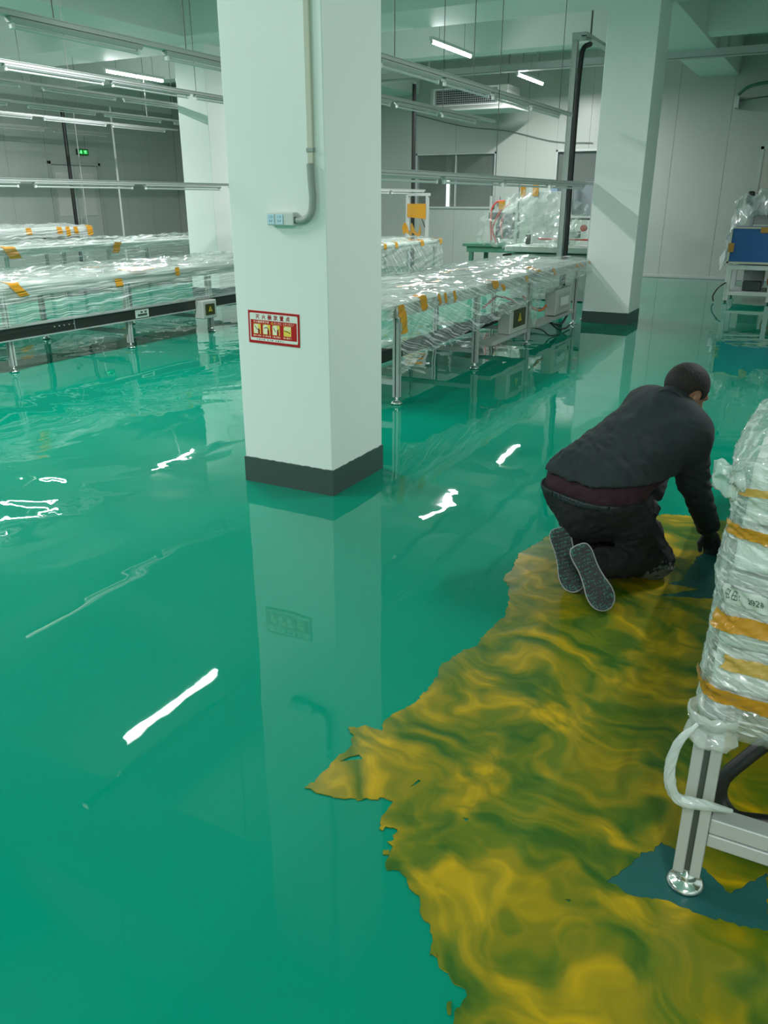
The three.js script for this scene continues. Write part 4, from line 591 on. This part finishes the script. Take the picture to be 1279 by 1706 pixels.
// ---------------------------------------------------------------- the kneeling worker
{
  const B = [-0.62, 0, -3.22];
  const o = thing('person', 'worker kneeling on the yellow coating in grey jacket and black trousers', 'person', B);
  const P = [-0.735, 0.375, -3.2], Nk = [-0.50, 0.715, -3.46];
  const sub = (a, b) => a.map((v, i) => v - b[i]), add = (a, b, s = 1) => a.map((v, i) => v + b[i] * s), dot = (a, b) => a[0] * b[0] + a[1] * b[1] + a[2] * b[2], nrm = (a) => { const l = Math.hypot(...a); return a.map((v) => v / l); }, crs = (a, b) => [a[1] * b[2] - a[2] * b[1], a[2] * b[0] - a[0] * b[2], a[0] * b[1] - a[1] * b[0]];
  const T = nrm(sub(Nk, P));
  const sR = [-0.405, 0.605, -3.39], sL = [-0.62, 0.648, -3.585], lat = nrm(sub(sR, sL)), hipLat = nrm([0.9, 0, 0.43]);
  const hR = add(P, hipLat, 0.105), hL = add(P, hipLat, -0.105), kR = [-0.46, 0.085, -3.28], kL = [-0.545, 0.10, -3.50], aR = [-0.665, 0.135, -2.985], aL = [-0.785, 0.135, -3.13];
  const eR = [-0.372, 0.385, -3.49], wR = [-0.285, 0.115, -3.63], eL = [-0.545, 0.40, -3.66], wL = [-0.535, 0.285, -3.47];
  const mid = (a, b, t) => a.map((v, i) => lerp(v, b[i], t)), chest = mid(sR, sL, 0.5);
  const head = [-0.458, 0.745, -3.54], fwd = nrm([0.60, -0.46, -0.65]), upH = nrm(sub([0.35, 0.9, -0.25], fwd.map((v) => v * dot([0.35, 0.9, -0.25], fwd)))), rightH = crs(fwd, upH);
  const loc = (x, y, z) => { const d = [x - head[0], y - head[1], z - head[2]]; return [dot(d, rightH), dot(d, upH), dot(d, fwd)]; };
  const at = (r, u, f) => add(add(add(head, rightH, r), upH, u), fwd, f);
  const c = (a, b, ra, rb_) => capsule(a, b, ra, rb_ ?? ra);
  const ell = (m, rx, ry, rz) => (x, y, z) => { const q = loc(x, y, z), a = [q[0] - m[0], q[1] - m[1], q[2] - m[2]], k = Math.hypot(a[0] / rx, a[1] / ry, a[2] / rz); return (k - 1) * Math.min(rx, ry, rz); };
  const skull = blend(0.03, ell([0, 0.028, -0.012], 0.074, 0.088, 0.094), ell([0, -0.045, 0.030], 0.056, 0.062, 0.062), c(at(0, -0.085, 0.055), at(0, -0.088, 0.066), 0.020));
  const face = blend(0.012, skull, c(at(0, 0.0, 0.092), at(0, -0.028, 0.108), 0.009, 0.014), c(at(-0.02, -0.057, 0.083), at(0.02, -0.057, 0.083), 0.010), c(at(-0.035, 0.022, 0.075), at(0.035, 0.022, 0.075), 0.012));
  const sockets = (x, y, z) => Math.min(...[-1, 1].map((s) => { const q = loc(x, y, z); return Math.hypot(q[0] - s * 0.033, q[1] - 0.004, q[2] - 0.098) - 0.017; }));
  const ears = (x, y, z) => Math.min(...[-1, 1].map((s) => { const q = loc(x, y, z); const a = Math.hypot((q[0] - s * 0.078) / 0.011, (q[1] + 0.008) / 0.030, (q[2] + 0.006) / 0.019); return (a - 1) * 0.011; }));
  // hands: palm, four bent fingers of different length and a thumb from the side of the palm
  const hand = (w, dir, side, out) => { const d = nrm(dir), s = nrm(side), n = nrm(crs(d, s)), pt = (a, b, e) => add(add(add(w, d, a), s, b), n, e), f = [c(w, pt(0.03, 0, 0), 0.026, 0.026), c(pt(0.03, -0.022, 0), pt(0.075, -0.026, 0.004), 0.016), c(pt(0.03, 0.0, 0), pt(0.078, 0.0, 0.004), 0.017), c(pt(0.03, 0.02, 0), pt(0.074, 0.026, 0.004), 0.016)];
    const L = [0.062, 0.074, 0.070, 0.054]; L.forEach((l, i) => { const b = -0.03 + i * 0.02, k0 = pt(0.078, b, 0.004), k1 = pt(0.078 + l * 0.5, b * 1.08, 0.012), k2 = pt(0.078 + l * 0.82, b * 1.1, 0.030), k3 = pt(0.078 + l, b * 1.1, 0.048); f.push(c(k0, k1, 0.0095, 0.009), c(k1, k2, 0.009, 0.0085), c(k2, k3, 0.0085, 0.0075)); });
    f.push(c(pt(0.02, out * 0.022, 0.004), pt(0.048, out * 0.048, 0.018), 0.012, 0.011), c(pt(0.048, out * 0.048, 0.018), pt(0.08, out * 0.052, 0.034), 0.0105, 0.009)); return blend(0.009, ...f); };
  const handR = hand([-0.288, 0.118, -3.628], [0.10, -0.42, -0.16], [0.72, 0.18, -0.1], -1), handL = hand([-0.535, 0.285, -3.475], [0.02, -0.16, 0.14], [0.9, 0.05, 0.3], 1);
  const G = (f, lo, hi, cell) => nets(f, lo, hi, cell).translate(-B[0], -B[1], -B[2]);
  // one body under the clothes, head and neck showing
  const sh = 0.016, trunk = blend(0.08, c(add(P, hipLat, -0.07), add(P, hipLat, 0.07), 0.115), c(P, chest, 0.105), c(add(chest, lat, -0.09), add(chest, lat, 0.09), 0.095));
  const limbs = blend(0.03, c(hR, kR, 0.075, 0.055), c(hL, kL, 0.075, 0.055), c(kR, aR, 0.05, 0.038), c(kL, aL, 0.05, 0.038), c(sR, eR, 0.045, 0.038), c(eR, wR, 0.036, 0.024), c(sL, eL, 0.045, 0.038), c(eL, wL, 0.036, 0.024));
  const neck = c(add(Nk, T, -0.03), at(0, -0.03, -0.03), 0.056, 0.054);
  const bodyF = blend(0.025, (x, y, z) => trunk(x, y, z) + sh, (x, y, z) => limbs(x, y, z) + 0.008, neck, (x, y, z) => Math.max(face(x, y, z), -sockets(x, y, z) + 0.0));
  const lower = G((x, y, z) => Math.min(bodyF(x, y, z), 9), [-1.05, 0.0, -3.80], [-0.15, 0.80, -2.85], 0.012);
  const headG = G((x, y, z) => Math.min(smin(Math.max(face(x, y, z), -sockets(x, y, z)), neck(x, y, z), 0.03), ears(x, y, z)), add(head, [-0.16, -0.17, -0.16]), add(head, [0.16, 0.16, 0.16]), 0.0035);
  part('body', [lower, headG], M.skin, o);
  for (const s of [-1, 1]) part('eye', [new THREE.SphereGeometry(0.010, 14, 10).translate(...sub(at(s * 0.030, 0.004, 0.074), B))], std(lin(0.5, 0.48, 0.45), 0.2), o);
  // hair: a close cropped cap
  const hairF = (x, y, z) => { const q = loc(x, y, z); const cap = ell([0, 0.032, -0.016], 0.081, 0.092, 0.099)(x, y, z) + 0.0016 * N3(x * 160, y * 160, z * 160); const line = Math.min(q[1] * 0.85 - q[2] * 0.42 + 0.012, q[1] + 0.085); const nape = Math.max(0.0, 0) ; return Math.max(Math.max(cap, 0.036 - Math.hypot(Math.abs(q[0]) - 0.08, (q[1] + 0.012) * 0.8, q[2] + 0.004)), -(Math.max(line, Math.min(q[1] + 0.062, -q[2] + 0.004)) + nape)); };
  part('hair', G(hairF, add(head, [-0.15, -0.14, -0.15]), add(head, [0.15, 0.15, 0.15]), 0.004), M.hair, o);
  const tc = (x, y, z) => (x - P[0]) * T[0] + (y - P[1]) * T[1] + (z - P[2]) * T[2];
  const lc = (x, y, z) => (x - P[0]) * lat[0] + (y - P[1]) * lat[1] + (z - P[2]) * lat[2];
  // jacket
  const back = nrm(crs(T, lat)); // outward from the spine or the belly
  const jk = blend(0.07, c(add(P, hipLat, -0.085), add(P, hipLat, 0.085), 0.125), c(add(add(P, T, 0.06), hipLat, -0.085), add(chest, lat, -0.10), 0.130, 0.105), c(add(add(P, T, 0.06), hipLat, 0.085), add(chest, lat, 0.10), 0.130, 0.105), c(add(chest, lat, -0.13), add(chest, lat, 0.13), 0.092), c(chest, add(Nk, T, -0.015), 0.10, 0.068), c(add(P, T, 0.05), chest, 0.142, 0.118));
  const armR = blend(0.03, c(sR, eR, 0.082, 0.064), c(eR, wR, 0.062, 0.047)), armL = blend(0.03, c(sL, eL, 0.080, 0.064), c(eL, add(wL, [0, 0, 0]), 0.062, 0.048));
  const folds = (x, y, z) => { const t = tc(x, y, z), l = lc(x, y, z); return 0.004 * N3(t * 9 + l * 9, l * 6 - t * 3, z * 3) + 0.0045 * (1 - 2 * Math.abs(N3(t * 17 + l * 12, l * 7 - t * 6, 4))) * sstep(0.45, 0.15, t) + 0.0006 * N3(x * 40, y * 40, z * 40); };
  const armFold = (x, y, z) => 0.004 * (1 - 2 * Math.abs(N3(y * 26 + x * 9, x * 6, z * 6))) + 0.003 * N3(x * 14, y * 22, z * 14);
  const cut = (p, n) => (x, y, z) => (x - p[0]) * n[0] + (y - p[1]) * n[1] + (z - p[2]) * n[2];
  const cuffR = cut(mid(eR, wR, 0.93), nrm(sub(wR, eR))), cuffL = cut(mid(eL, wL, 0.93), nrm(sub(wL, eL)));
  const jacketF = (x, y, z) => { const hem = 0.440 + 0.03 * (x - P[0]) + 0.007 * N2(lc(x, y, z) * 14, 2), body = Math.max(jk(x, y, z) - 0.008 * sstep(0.50, 0.44, y) - folds(x, y, z), hem - y); const a = Math.max(armR(x, y, z) - armFold(x, y, z), cuffR(x, y, z)), b = Math.max(armL(x, y, z) - armFold(x, y, z), cuffL(x, y, z)); return Math.max(smin(smin(body, a, 0.04), b, 0.04), -(skull(x, y, z) - 0.004)); };
  part('jacket', G(jacketF, [-1.0, 0.08, -3.82], [-0.16, 0.86, -2.95], 0.0085), M.jacket, o);
  const collarF = (x, y, z) => { const p = add(Nk, T, 0.0), q = [x - p[0], y - p[1], z - p[2]], ax = nrm(sub(at(0, -0.04, -0.03), Nk)), t = dot(q, ax), r = Math.hypot(...sub(q, ax.map((v) => v * t))); return Math.max(Math.abs(r - 0.066) - 0.006, Math.abs(t - 0.0) - 0.035); };
  part('collar', G(collarF, add(Nk, [-0.12, -0.12, -0.12]), add(Nk, [0.12, 0.12, 0.12]), 0.005), M.jacket, o);
  // maroon shirt showing between hem and waistband
  const shirtF = (x, y, z) => { return Math.max(jk(x, y, z) + 0.008 - 0.004 * N3(x * 20, y * 30, z * 20), Math.max(y - 0.50, 0.33 - y)); };
  part('shirt', G(shirtF, [-1.0, 0.15, -3.5], [-0.4, 0.75, -2.95], 0.0095), M.shirt, o);
  // trousers
  const tr = blend(0.05, c(add(P, hipLat, -0.08), add(P, hipLat, 0.08), 0.138), c(add(P, [0.01, -0.09, 0.03]), add(P, [0.01, -0.09, 0.03]), 0.13)), thighs = blend(0.04, c(add(hR, [0.02, -0.03, 0]), kR, 0.11, 0.078), c(add(hL, [0.02, -0.03, 0]), kL, 0.11, 0.078));
  const shin = blend(0.03, c(kR, aR, 0.074, 0.058), c(kL, aL, 0.074, 0.058));
  const trF = (x, y, z) => { const d = smin(smin(Math.max(tr(x, y, z), y - 0.372), Math.max(thighs(x, y, z), y - 0.372), 0.04), shin(x, y, z), 0.025), f = 0.005 * (1 - 2 * Math.abs(N3(x * 14, y * 20, z * 14))) + 0.003 * N3(x * 30, y * 30, z * 30); return Math.max(Math.max(d - f, y - 0.375), -y + 0.004); };
  const trG = G(trF, [-1.02, -0.01, -3.68], [-0.28, 0.62, -2.88], 0.0095);
  part('trousers', trG, M.trousers, o);
  part('belt', G((x, y, z) => Math.max(Math.abs(smin(tr(x, y, z), 9, 0.01) - 0.004) - 0.004, Math.abs(y - 0.365) - 0.013), [-1.02, 0.15, -3.5], [-0.4, 0.62, -2.9], 0.0075), std(lin(0.012, 0.018, 0.022), 0.5), o);
  // pale dried paint on the right knee
  const dust = nets((x, y, z) => Math.max(Math.abs(trF(x, y, z)) - 0.0022, Math.hypot((x + 0.425) / 1.3, y - 0.045, (z + 3.225) / 1.2) - 0.06 + 0.025 * N3(x * 45, y * 45, z * 45)), [-0.55, 0.003, -3.36], [-0.30, 0.16, -3.08], 0.0045).translate(-B[0], -B[1], -B[2]);
  part('paint_smear', dust, std(lin(0.11, 0.12, 0.10), 0.8), o);
  // gloves
  part('glove', G(handR, [-0.42, -0.02, -3.80], [-0.14, 0.18, -3.52], 0.0035), M.glove, o);
  part('glove', G(handL, [-0.66, 0.03, -3.60], [-0.42, 0.36, -3.24], 0.0035), M.glove, o);
  // shoes on their toes, soles turned back
  const soleShape = () => { const s = new THREE.Shape(), w = [[0, 0.030], [0.03, 0.040], [0.09, 0.036], [0.14, 0.040], [0.19, 0.049], [0.23, 0.044], [0.255, 0.024], [0.262, 0.0]]; s.moveTo(-0.006, 0); s.splineThru([...w.map(([a, b]) => new THREE.Vector2(a, b)), ...w.slice(0, -1).reverse().map(([a, b]) => new THREE.Vector2(a, -b * 0.94)), new THREE.Vector2(-0.006, 0)]); return s; };
  const treadTex = dataTex(256, (u, v) => { const n = N2(u * 7, v * 22) + 0.5 * N2(u * 22, v * 40), st = Math.sin(u * 150 + 4 * N2(v * 4, u * 5)); const t = n > 0.55 || (st > 0.75 && N2(u * 6 + 4, v * 8) > 0.1) ? 1 : 0; return t ? [0.10, 0.42, 0.36] : [0.11, 0.12, 0.12]; }, true);
  const treadMat = std(lin(1, 1, 1), 0.6, 0, { map: treadTex });
  const shoe = (heel, toe, hint, label) => {
    const ax = nrm(sub(toe, heel)); let n = nrm(sub(hint, ax.map((v) => v * dot(hint, ax)))); const w = crs(n, ax), m = new THREE.Matrix4().makeBasis(V(...ax), V(...w), V(...n)).setPosition(...sub(heel, B));
    const g = (geo) => geo.applyMatrix4(m), LL = (x, y, z) => [x, y, z];
    const up = nets(blend(0.03, c([0.035, 0, -0.03], [0.12, 0, -0.035], 0.036, 0.036), c([0.12, 0, -0.034], [0.205, 0, -0.026], 0.037, 0.033), c([0.205, 0.0, -0.024], [0.228, 0, -0.02], 0.034, 0.028), c([0.03, 0, -0.03], [0.045, 0, -0.085], 0.034, 0.037)), [-0.05, -0.09, -0.15], [0.30, 0.09, 0.03], 0.006);
    const p = up.attributes.position; for (let i = 0; i < p.count; i++) if (p.getZ(i) > -0.002) p.setZ(i, -0.002); up.computeVertexNormals();
    const s = part('shoe', g(up), M.trousers, o); if (label) s.userData.label = label;
    const sole = part('midsole', g(new THREE.ExtrudeGeometry(soleShape(), { depth: 0.012, bevelEnabled: true, bevelThickness: 0.003, bevelSize: 0.006, bevelSegments: 2, curveSegments: 6 }).translate(0, 0, -0.008)), M.soleWhite, s);
    const out = new THREE.ExtrudeGeometry(soleShape(), { depth: 0.007, bevelEnabled: true, bevelThickness: 0.002, bevelSize: 0.001, bevelSegments: 1, curveSegments: 6 }); const uv = out.attributes.uv, q = out.attributes.position; for (let i = 0; i < uv.count; i++) uv.setXY(i, q.getX(i) / 0.27, q.getY(i) / 0.27 + 0.5);
    part('outsole', g(out.translate(0, 0, 0.008)), treadMat, s);
    const ribs = []; for (let i = 0; i < 14; i++) { const x = 0.015 + i * 0.0165, ww = 0.060 + 0.02 * Math.sin(i / 13 * 3.1); ribs.push(bx(0.006, ww * 0.9, 0.004, x, 0, 0.018)); }
    part('tread_ribs', g(join(ribs)), std(lin(0.02, 0.024, 0.024), 0.7), s);
  };
  shoe([-0.700, 0.222, -2.935], [-0.552, 0.020, -2.862], [0.19, 0.43, 0.885]);
  shoe([-0.825, 0.215, -3.085], [-0.705, 0.016, -2.975], [0.10, 0.43, 0.885]);
}

shade(scene);
renderer.render(scene, camera);
